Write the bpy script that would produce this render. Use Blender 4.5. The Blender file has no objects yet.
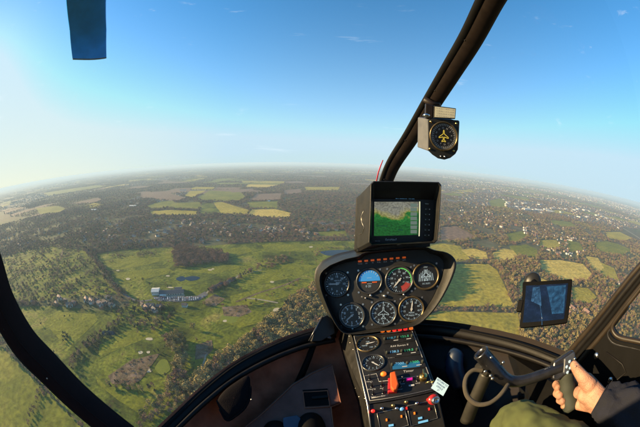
import bpy, math, random
import numpy as np
from math import radians, sin, cos, pi, hypot, asin, atan2, sqrt
from mathutils import Vector, Matrix, noise
random.seed(7)
scene = bpy.context.scene
COL = scene.collection
H = 300.0                      # height of the aircraft over the ground
SUN_AZ, SUN_EL = -84.0, 15.0   # degrees, azimuth clockwise from the view axis

# ------------------------------------------------------------------ camera model (15 mm equisolid fisheye on a 36 mm sensor)
PITCH, ROLL = radians(10.9), radians(1.3)
FPX = 640 / 36.0 * 15.0
Fv = Vector((0, cos(PITCH), -sin(PITCH)))
_R0 = Vector((1, 0, 0)); _U0 = Vector((0, sin(PITCH), cos(PITCH)))
Rv = (_R0 * cos(ROLL) + _U0 * sin(ROLL)); Uv = (_U0 * cos(ROLL) - _R0 * sin(ROLL))

def ray(px, py):
    X = (px - 320.0) / FPX; Y = (213.5 - py) / FPX
    R = max(1e-9, hypot(X, Y)); th = 2 * asin(min(1.0, R / 2))
    return (Rv * (X / R) + Uv * (Y / R)) * sin(th) + Fv * cos(th)

def P(px, py, d): return ray(px, py) * d

def pix(v):
    v = Vector(v).normalized()
    c = v.dot(Fv); x = v.dot(Rv); y = v.dot(Uv)
    th = math.acos(max(-1, min(1, c))); s = hypot(x, y)
    r = 2 * sin(th / 2) * FPX
    if s < 1e-9: return 320.0, 213.5
    return 320 + r * x / s, 213.5 - r * y / s

def G(px, py, maxd=60000.0):
    """the point of the ground seen at a pixel"""
    d = ray(px, py)
    if d.z > -0.004: d = Vector((d.x, d.y, -0.004))
    t = H / -d.z
    return d.x * t, d.y * t

cam_d = bpy.data.cameras.new('camera'); cam = bpy.data.objects.new('camera', cam_d); COL.objects.link(cam)
cam_d.type = 'PANO'; cam_d.sensor_width = 36.0; cam_d.sensor_height = 24.0; cam_d.sensor_fit = 'HORIZONTAL'
cam_d.clip_start = 0.01; cam_d.clip_end = 300000
try:
    cam_d.cycles.panorama_type = 'FISHEYE_EQUISOLID'; cam_d.cycles.fisheye_lens = 15.0; cam_d.cycles.fisheye_fov = pi * 1.2
except Exception:
    cam_d.panorama_type = 'FISHEYE_EQUISOLID'; cam_d.fisheye_lens = 15.0; cam_d.fisheye_fov = pi * 1.2
m3 = Matrix((Rv, Uv, -Fv)).transposed()
cam.matrix_world = m3.to_4x4()
scene.camera = cam

# ------------------------------------------------------------------ materials
def mat(name, base=(.5, .5, .5), rough=.6, metal=0, emit=None, estr=0, spec=None, noise_amt=0, nscale=20, bump=0, bscale=200, coat=0, rnd=0):
    m = bpy.data.materials.new(name); m.use_nodes = True
    nt = m.node_tree; b = nt.nodes['Principled BSDF']
    b.inputs['Base Color'].default_value = (*base, 1); b.inputs['Roughness'].default_value = rough; b.inputs['Metallic'].default_value = metal
    if spec is not None: b.inputs['Specular IOR Level'].default_value = spec
    if coat: b.inputs['Coat Weight'].default_value = coat
    if emit: b.inputs['Emission Color'].default_value = (*emit, 1); b.inputs['Emission Strength'].default_value = estr
    tc = nt.nodes.new('ShaderNodeTexCoord')
    if noise_amt or rnd:
        mx = nt.nodes.new('ShaderNodeMix'); mx.data_type = 'RGBA'; mx.blend_type = 'MULTIPLY'; mx.inputs[0].default_value = 1
        mx.inputs[6].default_value = (*base, 1)
        last = None
        if noise_amt:
            n = nt.nodes.new('ShaderNodeTexNoise'); n.inputs['Scale'].default_value = nscale; n.inputs['Detail'].default_value = 6
            nt.links.new(tc.outputs['Object'], n.inputs['Vector'])
            r = nt.nodes.new('ShaderNodeMapRange'); r.inputs[1].default_value = .3; r.inputs[2].default_value = .7
            r.inputs[3].default_value = 1 - noise_amt; r.inputs[4].default_value = 1 + noise_amt
            nt.links.new(n.outputs['Fac'], r.inputs[0]); last = r.outputs[0]
            rr = nt.nodes.new('ShaderNodeMapRange'); rr.inputs[3].default_value = max(0, rough - .12); rr.inputs[4].default_value = min(1, rough + .12)
            nt.links.new(n.outputs['Fac'], rr.inputs[0]); nt.links.new(rr.outputs[0], b.inputs['Roughness'])
        if rnd:
            oi = nt.nodes.new('ShaderNodeObjectInfo')
            r2 = nt.nodes.new('ShaderNodeMapRange'); r2.inputs[3].default_value = 1 - rnd; r2.inputs[4].default_value = 1 + rnd
            nt.links.new(oi.outputs['Random'], r2.inputs[0])
            if last is not None:
                mu = nt.nodes.new('ShaderNodeMath'); mu.operation = 'MULTIPLY'; nt.links.new(last, mu.inputs[0]); nt.links.new(r2.outputs[0], mu.inputs[1]); last = mu.outputs[0]
            else: last = r2.outputs[0]
        nt.links.new(last, mx.inputs[7]); nt.links.new(mx.outputs[2], b.inputs['Base Color'])
    if bump:
        n2 = nt.nodes.new('ShaderNodeTexNoise'); n2.inputs['Scale'].default_value = bscale; n2.inputs['Detail'].default_value = 4
        nt.links.new(tc.outputs['Object'], n2.inputs['Vector'])
        bp = nt.nodes.new('ShaderNodeBump'); bp.inputs['Strength'].default_value = bump; bp.inputs['Distance'].default_value = .002
        nt.links.new(n2.outputs['Fac'], bp.inputs['Height']); nt.links.new(bp.outputs[0], b.inputs['Normal'])
    return m

M = {}
M['black'] = mat('black_paint', (.004, .0038, .004), .65, spec=.1, noise_amt=.25, nscale=30, bump=.15, bscale=600)
M['post'] = mat('post_paint', (.022, .016, .011), .45, spec=.3, noise_amt=.25, nscale=30)
M['frame'] = mat('frame_paint', (.0075, .0065, .0065), .5, spec=.2, noise_amt=.3, nscale=25, bump=.12, bscale=500)
M['bronze'] = mat('bow_paint', (.018, .012, .010), .45, spec=.25, noise_amt=.2, nscale=40, bump=.15, bscale=700)
M['doorframe'] = mat('door_frame_paint', (.016, .008, .009), .6, spec=.12, noise_amt=.3, nscale=12)
M['cowl'] = mat('cowl_paint', (.014, .0135, .013), .45, spec=.3, noise_amt=.22, nscale=30, bump=.25, bscale=900)
M['face'] = mat('panel_paint', (.005, .005, .0055), .55, noise_amt=.3, nscale=40, bump=.2, bscale=900)
M['console'] = mat('console_paint', (.014, .013, .012), .42, noise_amt=.3, nscale=35, bump=.2, bscale=900)
M['dial'] = mat('dial_black', (.01, .011, .014), .35)
M['bezel'] = mat('bezel', (.03, .03, .03), .3, noise_amt=.2, nscale=80)
M['bezelbrass'] = mat('bezel_worn', (.14, .10, .05), .35, .7, noise_amt=.3, nscale=60)
M['marks'] = mat('dial_paint_blue_glow', (.26, .36, .46), .5, emit=(.45, .7, .95), estr=.05)  # white paint; bluish cabin light put in as tint and faint glow
M['marksY'] = mat('dial_paint_yellow', (.75, .6, .08), .5, emit=(.9, .7, .1), estr=.08)
M['marksG'] = mat('dial_paint_green', (.1, .6, .15), .5)
M['marksR'] = mat('dial_paint_red', (.30, .035, .03), .5)
M['white'] = mat('white_print', (.45, .45, .45), .5)
M['chrome'] = mat('chrome', (.6, .6, .6), .25, 1)
M['screw'] = mat('screw_steel', (.45, .43, .4), .35, 1)
M['brass'] = mat('brass', (.6, .42, .15), .3, 1)
M['skyblue'] = mat('horizon_ball_blue', (.03, .22, .6), .4, emit=(.03, .3, .8), estr=.06)
M['earth'] = mat('horizon_ball_black', (.02, .02, .02), .4)
M['amber'] = mat('amber_lamp', (.8, .2, .02), .3, emit=(1, .2, .02), estr=.3)
M['amberdim'] = mat('amber_caption', (.22, .05, .01), .3, emit=(1, .16, .02), estr=.12)
M['redlamp'] = mat('red_lamp', (.6, .02, .02), .3, emit=(1, .03, .02), estr=.45)
M['red'] = mat('red_plastic', (.4, .02, .02), .3, noise_amt=.1)
M['orange'] = mat('orange_plastic', (.6, .10, .015), .4)
M['magenta'] = mat('magenta_plastic', (.5, .02, .25), .4, emit=(.8, .0, .35), estr=.1)
M['lcd'] = mat('lcd_cyan', (.02, .1, .15), .3, emit=(.08, .45, .6), estr=.2)
M['lcdg'] = mat('lcd_green', (.02, .2, .1), .3, emit=(.1, .7, .3), estr=.25)
M['lcdb'] = mat('lcd_digit_blue', (.1, .3, .5), .3, emit=(.2, .5, .8), estr=.22)
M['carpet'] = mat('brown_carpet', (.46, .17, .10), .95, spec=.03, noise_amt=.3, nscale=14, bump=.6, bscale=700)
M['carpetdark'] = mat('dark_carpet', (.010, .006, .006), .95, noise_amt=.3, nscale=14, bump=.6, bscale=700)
M['cushion'] = mat('mauve_leather', (.20, .088, .068), .8, spec=.1, noise_amt=.2, nscale=18, bump=.4, bscale=500)
M['stitch'] = mat('tan_piping', (.26, .10, .055), .7)
M['leather'] = mat('black_leather', (.006, .004, .005), .8, spec=.1, noise_amt=.2, nscale=20, bump=.4, bscale=400)
M['metal'] = mat('grey_tube', (.09, .09, .10), .3, .85, noise_amt=.2, nscale=60)
M['tube'] = mat('cyclic_tube', (.055, .055, .062), .3, .8, noise_amt=.2, nscale=60)
M['rubber'] = mat('grip_rubber', (.025, .03, .022), .7, bump=.5, bscale=900)
M['cable'] = mat('braided_cable', (.08, .065, .045), .6, bump=1, bscale=1500)
M['navy'] = mat('navy_wool', (.006, .007, .016), .95, noise_amt=.3, nscale=40, bump=.8, bscale=500)
M['bluedark'] = mat('dark_blue_shoe', (.01, .02, .045), .4, noise_amt=.2)
M['tag'] = mat('pale_blue_tag', (.30, .46, .62), .5)
M['ink'] = mat('tag_ink', (.02, .05, .15), .5)
M['cream'] = mat('cream_card', (.65, .6, .42), .6, noise_amt=.1, nscale=60)
M['string'] = mat('red_yarn', (.6, .02, .05), .9)
M['blade'] = mat('rotor_sky_blur_blue', (.03, .30, .95), .45, noise_amt=.15, nscale=3)  # blade is dark grey; sky light through its blur is painted in blue
M['shell'] = mat('cabin_lining', (.34, .29, .25), .8, noise_amt=.2)
M['floorlight'] = mat('floor_light_paint', (.06, .09, .14), .9, noise_amt=.2)
M['greytube'] = mat('column_grey', (.035, .032, .026), .5, .3, noise_amt=.2, nscale=40)

def skin_mat():
    m = mat('skin', (.40, .205, .135), .55, noise_amt=.3, nscale=45, bump=.9, bscale=420)
    b = m.node_tree.nodes['Principled BSDF']
    b.inputs['Subsurface Weight'].default_value = .12
    b.inputs['Subsurface Radius'].default_value = (.01, .004, .002); b.inputs['Subsurface Scale'].default_value = 1.0
    return m
M['skin'] = skin_mat()
M['nail'] = mat('nail', (.46, .25, .18), .35)
def cloth_mat():
    m = mat('olive_trouser_cloth', (.065, .078, .024), .9, noise_amt=.25, nscale=30, bump=.6, bscale=900); return m
M['olive'] = cloth_mat()

def glass_mat():
    m = bpy.data.materials.new('thin_acrylic'); m.use_nodes = True; nt = m.node_tree; nt.nodes.clear()
    o = nt.nodes.new('ShaderNodeOutputMaterial'); t = nt.nodes.new('ShaderNodeBsdfTransparent'); g = nt.nodes.new('ShaderNodeBsdfGlossy')
    t.inputs[0].default_value = (.97, .985, .985, 1); g.inputs['Roughness'].default_value = .03
    f = nt.nodes.new('ShaderNodeFresnel'); f.inputs[0].default_value = 1.2
    mu = nt.nodes.new('ShaderNodeMath'); mu.operation = 'MULTIPLY'; mu.inputs[1].default_value = .6
    mx = nt.nodes.new('ShaderNodeMixShader')
    nt.links.new(f.outputs[0], mu.inputs[0]); nt.links.new(mu.outputs[0], mx.inputs[0]); nt.links.new(t.outputs[0], mx.inputs[1]); nt.links.new(g.outputs[0], mx.inputs[2]); nt.links.new(mx.outputs[0], o.inputs[0])
    return m
M['glass'] = glass_mat()

# ------------------------------------------------------------------ mesh builder
class MB:
    def __init__(s): s.v = []; s.f = []; s.sm = []
    def add(s, vs, fs, smooth=False):
        b = len(s.v); s.v += [Vector(x) for x in vs]; s.f += [tuple(b + i for i in f) for f in fs]; s.sm += [smooth] * len(fs); return s
    def box(s, c, size, R=None):
        R = R or Matrix.Identity(3); c = Vector(c); h = [x / 2 for x in size]
        vs = [c + R @ Vector((x * h[0], y * h[1], z * h[2])) for x in (-1, 1) for y in (-1, 1) for z in (-1, 1)]
        return s.add(vs, [(0, 1, 3, 2), (4, 6, 7, 5), (0, 4, 5, 1), (2, 3, 7, 6), (0, 2, 6, 4), (1, 5, 7, 3)])
    def hexa(s, front, back):
        """front, back: four points each in the same order"""
        return s.add(list(front) + list(back), [(0, 1, 2, 3), (7, 6, 5, 4), (0, 4, 5, 1), (1, 5, 6, 2), (2, 6, 7, 3), (3, 7, 4, 0)])
    def tube(s, pts, rad, seg=12, cap=True, closed=False, flat=1.0, up=None):
        pts = [Vector(p) for p in pts]; n = len(pts)
        rad = rad if isinstance(rad, (list, tuple)) else [rad] * n
        rings = []; prev = None
        for i, p in enumerate(pts):
            if closed: t = pts[(i + 1) % n] - pts[i - 1]
            else: t = pts[min(i + 1, n - 1)] - pts[max(i - 1, 0)]
            t.normalize()
            if up is not None: a = up[i] if isinstance(up, list) else up
            elif prev is None: a = Vector((0, 0, 1)) if abs(t.z) < .9 else Vector((1, 0, 0))
            else: a = prev
            a = (a - t * a.dot(t)).normalized(); prev = a; b = t.cross(a)
            rings.append([p + (a * cos(2 * pi * k / seg) * flat + b * sin(2 * pi * k / seg)) * rad[i] for k in range(seg)])
        vs = [v for r in rings for v in r]; fs = []
        for i in range(n if closed else n - 1):
            j = (i + 1) % n
            for k in range(seg):
                l = (k + 1) % seg; fs.append((i * seg + k, j * seg + k, j * seg + l, i * seg + l))
        if cap and not closed: fs += [tuple(range(seg)), tuple(range((n - 1) * seg + seg - 1, (n - 1) * seg - 1, -1))]
        return s.add(vs, fs, True)
    def loft(s, loops, close=True, cap0=False, cap1=False, smooth=True):
        n = len(loops[0]); vs = [v for l in loops for v in l]; fs = []
        for i in range(len(loops) - 1):
            for k in range(n if close else n - 1):
                l = (k + 1) % n; fs.append((i * n + k, i * n + l, (i + 1) * n + l, (i + 1) * n + k))
        s.add(vs, fs, smooth)
        b = len(s.v) - len(vs)
        if cap0: s.f.append(tuple(b + i for i in range(n))); s.sm.append(False)
        if cap1: s.f.append(tuple(b + (len(loops) - 1) * n + i for i in range(n - 1, -1, -1))); s.sm.append(False)
        return s
    def sphere(s, c, r, seg=16, rg=10, R=None):
        c = Vector(c); r = r if isinstance(r, (tuple, list)) else (r, r, r); R = R or Matrix.Identity(3)
        loops = [[c + R @ Vector((r[0] * sin(a) * cos(2 * pi * k / seg), r[1] * sin(a) * sin(2 * pi * k / seg), r[2] * cos(a))) for k in range(seg)]
                 for a in [max(.02, min(pi - .02, pi * i / rg)) for i in range(rg + 1)]]
        return s.loft(loops, cap0=True, cap1=True)
    def prism(s, poly, N, h, base=0.0):
        """poly: world points in a plane; N: unit normal; from base to h along it"""
        a = [Vector(p) + N * base for p in poly]; b = [Vector(p) + N * h for p in poly]; n = len(a)
        vs = a + b; fs = [tuple(range(n - 1, -1, -1)), tuple(range(n, 2 * n))] + [(i, (i + 1) % n, n + (i + 1) % n, n + i) for i in range(n)]
        return s.add(vs, fs)
    def lathe(s, fr, c, prof, seg=32):
        """fr: Plane; c: (u,v); prof: [(radius, height)]"""
        loops = [[fr.w(c[0] + r * cos(2 * pi * k / seg), c[1] + r * sin(2 * pi * k / seg), h) for k in range(seg)] for r, h in prof]
        return s.loft(loops, cap0=prof[0][0] > 0 and False, cap1=False)
    def disc(s, fr, c, r, h, seg=32):
        vs = [fr.w(c[0] + r * cos(2 * pi * k / seg), c[1] + r * sin(2 * pi * k / seg), h) for k in range(seg)]
        return s.add(vs, [tuple(range(seg))])
    def quad(s, fr, pts, h=0.0):
        return s.add([fr.w(u, v, h) for u, v in pts], [tuple(range(len(pts)))])
    def build(s, name, m, parent=None, bevel=0, kind=None, origin=None):
        me = bpy.data.meshes.new(name)
        off = origin if origin is not None else (WORLD.get(parent.name, Vector()) if parent else Vector())
        me.from_pydata([tuple(v - off) for v in s.v], [], s.f); me.polygons.foreach_set('use_smooth', s.sm)
        me.materials.append(m); me.validate(); me.update()
        o = bpy.data.objects.new(name, me); COL.objects.link(o)
        if parent: o.parent = parent; WORLD[o.name] = off
        else: o.location = off
        if bevel:
            bv = o.modifiers.new('edge', 'BEVEL'); bv.width = bevel; bv.segments = 2; bv.limit_method = 'ANGLE'; bv.angle_limit = radians(40)
        if kind: o['kind'] = kind
        return o
WORLD = {}
def thing(name, label, cat, loc=(0, 0, 0), group=None, kind=None):
    o = bpy.data.objects.new(name, None); COL.objects.link(o); o.location = loc; o.empty_display_size = .05
    o['label'] = label; o['category'] = cat
    if group: o['group'] = group
    if kind: o['kind'] = kind
    WORLD[o.name] = Vector(loc); return o
def tag(o, label, cat, group=None, kind=None):
    o['label'] = label; o['category'] = cat
    if group: o['group'] = group
    if kind: o['kind'] = kind
    return o

class Plane:
    """a real plane in space; hit() finds where a line of sight meets it"""
    def __init__(s, O, U, N):
        s.O = Vector(O); s.N = Vector(N).normalized(); s.U = (Vector(U) - s.N * Vector(U).dot(s.N)).normalized(); s.V = s.N.cross(s.U)
    @staticmethod
    def face(px, py, d, px2, yaw=0, pit=0):
        """faces the eye, turned by yaw / pit degrees; u runs towards the sight line px2"""
        O = P(px, py, d); N = -ray(px, py)
        N = Matrix.Rotation(radians(pit), 3, Rv) @ (Matrix.Rotation(radians(yaw), 3, Uv) @ N)
        t = Plane(O, Rv, N); q = t.p(*px2); return Plane(O, q - O, N)
    @staticmethod
    def pts(a, b, c):
        a, b, c = Vector(a), Vector(b), Vector(c); N = (b - a).cross(c - a)
        if N.dot(a) > 0: N = -N
        return Plane(a, b - a, N)
    def p(s, px, py, h=0.0):
        d = ray(px, py); t = (s.O + s.N * h).dot(s.N) / d.dot(s.N); return d * t
    def uv(s, px, py):
        q = s.p(px, py) - s.O; return q.dot(s.U), q.dot(s.V)
    def w(s, u, v, h=0.0): return s.O + s.U * u + s.V * v + s.N * h
    def R(s): return Matrix((s.U, s.V, s.N)).transposed()
    def scale(s, px, py):
        a = s.p(px, py); return ((s.p(px + 1, py) - a).length + (s.p(px, py + 1) - a).length) / 2
    def off(s, h): return Plane(s.O + s.N * h, s.U, s.N)

_tc = {}
def text_polys(txt, size):
    key = (txt, round(size, 6))
    if key in _tc: return _tc[key]
    cu = bpy.data.curves.new('t', 'FONT'); cu.body = txt; cu.size = size; cu.align_x = 'CENTER'; cu.align_y = 'CENTER'; cu.resolution_u = 2
    ob = bpy.data.objects.new('t', cu); COL.objects.link(ob)
    dg = bpy.context.evaluated_depsgraph_get(); me = bpy.data.meshes.new_from_object(ob.evaluated_get(dg))
    r = ([v.co.copy() for v in me.vertices], [tuple(p.vertices) for p in me.polygons])
    bpy.data.objects.remove(ob); bpy.data.curves.remove(cu); bpy.data.meshes.remove(me); _tc[key] = r; return r
def add_text(mb, fr, u, v, txt, size, h=.0006, rot=0.0):
    vs, fs = text_polys(txt, size); c, s = cos(rot), sin(rot)
    mb.add([fr.w(u + q.x * c - q.y * s, v + q.x * s + q.y * c, h) for q in vs], fs)
#@@SPLIT
# ================================================================== the cabin
SC, SA = Vector((.05, 0, -.12)), Vector((.74, 1.10, .66))
def shell(px, py, k=1.0, r=None):
    r = r or ray(px, py)
    a = sum((r[i] / SA[i]) ** 2 for i in range(3)); b = -2 * sum(r[i] * SC[i] / SA[i] ** 2 for i in range(3)); c = sum((SC[i] / SA[i]) ** 2 for i in range(3)) - 1
    return r * ((-b + sqrt(b * b - 4 * a * c)) / (2 * a) * k)
def catmull(pts, n=6):
    out = []; L = len(pts)
    for i in range(L - 1):
        p0, p1, p2, p3 = pts[max(i - 1, 0)], pts[i], pts[i + 1], pts[min(i + 2, L - 1)]
        for k in range(n):
            t = k / n
            out.append(tuple(.5 * (2 * b + (c - a) * t + (2 * a - 5 * b + 4 * c - d) * t * t + (3 * b - a - 3 * c + d) * t ** 3) for a, b, c, d in zip(p0, p1, p2, p3)))
    out.append(tuple(pts[-1])); return out
def rpx(p, px): return p.length * px / FPX     # size of px pixels at point p

heli = thing('helicopter_cabin', 'dark helicopter cabin frame with curved windscreen bow, sills and brown carpeted floor', 'helicopter', (0, .3, -.86))

# --- windscreen centre bow
bow = catmull([(508, -30, 13.8), (492, -2, 12.6), (472, 37, 11.6), (452, 70, 10.6), (431, 104, 9.4), (411, 137, 8.3), (393, 165, 7.4), (384, 188, 6.8), (376, 215, 6.4), (366, 250, 6), (352, 290, 6), (338, 318, 6.5), (326, 338, 7)], 6)
pts = [shell(a, b, .985) for a, b, r in bow]
upv = [-p.normalized() for p in pts]
MB().tube(pts, [rpx(p, r * .98) for p, (a, b, r) in zip(pts, bow)], 20, up=upv, flat=.55).build('windshield_bow', M['bronze'], heli)
# dark rubber seal strips along each edge of the bow
def side_strip(k, wr, name, m, lift=.35):
    q = []; rr = []
    for i, (p, (a, b, r)) in enumerate(zip(pts, bow)):
        t = (pts[min(i + 1, len(pts) - 1)] - pts[max(i - 1, 0)]).normalized(); s_ = t.cross(upv[i]).normalized()
        q.append(p + s_ * rpx(p, r * k) + upv[i] * rpx(p, r * lift)); rr.append(rpx(p, r * wr))
    MB().tube(q, rr, 10, up=upv, flat=.6).build(name, m, heli)
side_strip(.62, .40, 'seal_strip', M['black']); side_strip(-.62, .40, 'seal_strip', M['black']) if False else None
side_strip(-.80, .18, 'seal_strip', M['black'], .1)
for i in range(4, 60, 9):
    mb = MB()
    p = pts[i]; t = (pts[i + 1] - pts[i - 1]).normalized(); s_ = t.cross(upv[i]).normalized(); c = p + s_ * rpx(p, bow[i][2] * .35) + upv[i] * rpx(p, bow[i][2] * .55)
    mb.sphere(c, .0028, 8, 6); mb.build('rivet', M['frame'], heli)

# --- lower windscreen sills
railL = catmull([(90, 520), (130, 470), (160, 438), (178, 420), (205, 394.5), (235, 371), (270, 352), (305, 338.5), (335, 332)], 5)
railR = catmull([(400, 328), (425, 329), (450, 331.5), (480, 337), (510, 344), (535, 352), (560, 362), (590, 374), (630, 392)], 5)
for rail, name in ((railL, 'windshield_sill'), (railR, 'windshield_sill')):
    q = [shell(a, b, .985) for a, b in rail]
    MB().tube(q, [rpx(p, 6.0 if rail is railL else 5.0) for p in q], 14, up=[-p.normalized() for p in q], flat=.7).build(name, M['frame'], heli)
    q2 = [shell(a, b - (4.2 if rail is railL else 3.4), .975) for a, b in rail]
    MB().tube(q2, [rpx(p, 1.7) for p in q2], 8).build('sill_trim', M['black'], heli)
    # inner ledge under the sill
    q3 = [shell(a, b + (8 if rail is railL else 8), .965) for a, b in rail]
    MB().tube(q3, [rpx(p, 2.6) for p in q3], 8).build('sill_ledge', M['frame'], heli)
    rows = []
    for k, (sx, dz, zz) in enumerate(((1.02, .03, None), (.985, -.04, None), (.92, -.10, None), (.84, 0, -.745), (.74, 0, -.81), (.58, 0, -.862))):
        row = []
        for a, b in (rail + [(352, 331), (372, 330), (390, 329), (408, 328.5)] if rail is railL else rail):
            p = shell(a, b, 1.0); z = (p.z + dz) if zz is None else min(zz, p.z - .1)
            row.append(Vector((p.x * sx, p.y * sx, z)))
        rows.append(row)
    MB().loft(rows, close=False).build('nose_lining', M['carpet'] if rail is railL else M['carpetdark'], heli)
FLOORZ = -.86
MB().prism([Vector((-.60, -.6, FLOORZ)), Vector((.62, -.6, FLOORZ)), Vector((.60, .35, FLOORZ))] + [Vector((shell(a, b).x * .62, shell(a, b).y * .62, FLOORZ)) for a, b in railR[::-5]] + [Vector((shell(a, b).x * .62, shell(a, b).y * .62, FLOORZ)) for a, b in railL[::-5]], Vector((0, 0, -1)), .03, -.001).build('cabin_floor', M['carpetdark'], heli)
MB().box((0, -.62, -.3), (1.4, .05, 1.2)).build('rear_bulkhead', M['shell'], heli)
MB().box((0, -.33, .42), (1.3, .62, .04)).build('roof_lining', M['shell'], heli)
# seam across the nose under the bow + diagonal brace
MB().tube([P(316, 338, .93), P(308, 360, .94), P(297, 385, .93)], [.010, .011, .012], 12).build('brace', M['black'], heli)
MB().tube([P(331, 338, .90), P(322, 335, .93), P(310, 341, .94)], [.006, .006, .006], 8).build('brace', M['metal'], heli)
wp = Plane.face(322, 332, .90, (334, 326), 12, 0)
MB().prism([wp.p(*q) for q in ((322.5, 317), (327, 315), (333, 320), (335, 333), (321, 341), (311, 341.5), (314.5, 331))], wp.N, .004, -.03).build('bow_fairing', M['console'], heli, bevel=.002)
MB().tube([wp.p(322.5, 317, .006), wp.p(314.5, 331, .006), wp.p(309, 341, .006)], .003, 8).build('seal_strip', M['metal'], heli)

# --- seat cushion panel with piping and pocket, on the cabin floor slope
fp = Plane.pts(P(332, 365, .95), P(341, 404, .86), P(260, 416, .86))
outl = [(332, 365), (341, 403), (331, 407), (335, 440), (215, 455), (240, 431), (260, 415.5), (278, 399), (292.6, 385), (312, 373.5)]
MB().prism([fp.p(*q) for q in outl], fp.N, .012, -.02).build('floor_mat', M['cushion'], heli, bevel=.004)
MB().tube([fp.p(a, b, .013) for a, b in outl], .0022, 8, closed=True).build('piping', M['stitch'], heli)
hole = [(303, 392), (327.5, 390.5), (330, 406.5), (305, 408)]
MB().prism([fp.p(*q) for q in hole], fp.N, .0145, .0).build('recess_shade_plate', M['black'], heli)  # raised black slab; the hole's inner shade is painted, not cut
MB().tube([fp.p(a, b, .0145) for a, b in hole], .0022, 8, closed=True).build('piping', M['stitch'], heli)
MB().prism([fp.p(*q) for q in ((312, 399), (328, 397.5), (328.6, 400), (312.5, 401.5))], fp.N, .019, .01).build('latch', M['frame'], heli, bevel=.001)
# dark pouch on the nose lining
pp = Plane.face(235, 393, .80, (250, 388), -10, -20)
pouch = catmull([(216, 401), (224, 391), (235, 382.5), (248, 375.5), (250.5, 386), (250, 397), (245, 408), (236, 416), (227, 420.5), (221, 412), (216, 401)], 4)[:-1]
def pillow(fr, outline, h, ctr, rows=6, base=-.02):
    loops = [[fr.p(a, b, base) for a, b in outline]]
    for k in range(rows):
        t = k / (rows - 1); s = cos(t * pi / 2 * .98); loops.append([fr.p(ctr[0] + (a - ctr[0]) * s, ctr[1] + (b - ctr[1]) * s, h * sin(t * pi / 2)) for a, b in outline])
    return MB().loft(loops, cap1=False)
pillow(pp, pouch, .007, (234, 398)).build('map_pouch', M['leather'], heli)
MB().tube([pp.p(a, b, .001) for a, b in pouch[16:-2]], .003, 8).build('piping', M['leather'], heli)
MB().sphere(P(251.5, 399.5, .785), .003, 8, 6).build('snap_fastener', M['screw'], heli)

# --- left door frame
dl = catmull([(-75, 120, 17), (-40, 190, 17), (-14, 255, 17.5), (0, 300, 18), (22, 340, 18), (48, 368, 17.5), (78, 398, 16.5), (114, 428, 16), (160, 462, 15), (200, 490, 15)], 6)
q = [shell(a, b, .99) for a, b, r in dl]
MB().tube(q, [rpx(p, r) for p, (a, b, r) in zip(q, dl)], 24, up=[-p.normalized() for p in q], flat=.35).build('door_frame', M['doorframe'], heli)
def frame_strip(k, w, m, lift):
    out = []; rr = []
    for i, (p, (a, b, r)) in enumerate(zip(q, dl)):
        t = (q[min(i + 1, len(q) - 1)] - q[max(i - 1, 0)]).normalized(); u_ = -p.normalized(); s_ = t.cross(u_).normalized()
        out.append(p + s_ * rpx(p, r * k) + u_ * rpx(p, r * lift)); rr.append(rpx(p, w))
    MB().tube(out, rr, 8).build('door_seal', m, heli)
frame_strip(.93, 1.3, M['frame'], .08); frame_strip(-.93, 1.3, M['frame'], .08); frame_strip(.2, .8, M['doorframe'], .36)
MB().sphere(shell(47, 378.5, .945), .0022, 8, 6).build('screw_head', M['screw'], heli)
MB().sphere(shell(4, 329.5, .945), .0022, 8, 6).build('screw_head', M['frame'], heli)
MB().box((-.62, -.45, -.72), (.04, .5, .40)).build('door_panel', M['shell'], heli)

# --- door on the pilot's side: plane x = DX
DX = .60
dp = Plane((DX, .3, -.4), (0, -1, 0), (-1, 0, 0))
def dy(px, py, h=0): return dp.p(px, py, h)
def W3(y, z, h=0): return Vector((DX - h, y, z))
win = catmull([(668, 262), (648, 280), (632, 299), (618, 317), (612.5, 326), (614, 333), (621, 338), (640, 342), (665, 349)], 4)
# post between windscreen and door: three ridges along the window edge
for offx, offy, r, m_, h in ((-20, -17, 3.4, 'post', .0), (-14.5, -12, 3.6, 'frame', .004), (-8.5, -7, 4.0, 'black', .002), (-3, -2.5, 3.2, 'post', .006)):
    line = [(672, 256), (650, 279), (632, 301), (618, 319), (600, 341), (588, 355), (575, 371)]
    qq = [dy(a + offx * .62, b + offy * .62, h + .01) for a, b in line]
    qq = catmull(qq, 4); qq = [Vector(x) for x in qq]
    MB().tube(qq, [rpx(p, r) for p in qq], 12).build('door_post', M[m_], heli)
qq = [dy(a, b, .02) for a, b in win]
MB().tube(qq, [rpx(p, 2.4) for p in qq], 12).build('window_frame', M['post'], heli)
qq = [dy(a - 3.5, b + 5.5, .012) for a, b in win[8:]]
MB().tube(qq, [rpx(p, 3.4) for p in qq], 12).build('window_frame', M['metal'], heli)
# door panel below the window
poly = [dy(*a) for a in win[10:]][::-1]
lo = poly[0]; poly = [W3(-.6, lo.z + .02), ] + poly + [dy(600, 341), dy(590, 352), dy(577, 369), dy(566, 386)] + [W3(.50, -.52), W3(.50, -.87), W3(-.6, -.87)]
MB().prism(poly, dp.N, .02, -.02).build('door_panel', M['black'], heli)
for a, b in ((596.5, 355.5), (610.5, 380)):
    mb = MB(); c = dy(a, b, .021); fr = Plane(c, dp.U, dp.N)
    mb.lathe(fr, (0, 0), [(.0085, 0), (.0085, .003), (.005, .0055), (.0001, .006)], 16); mb.build('screw_head', M['chrome'], heli)
# panel seam
MB().tube([dy(606, 352, .021), dy(622, 364, .021), dy(626, 372, .021), dy(606, 388, .021), dy(598, 396, .021)], .002, 6).build('panel_seam', M['frame'], heli)

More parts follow.
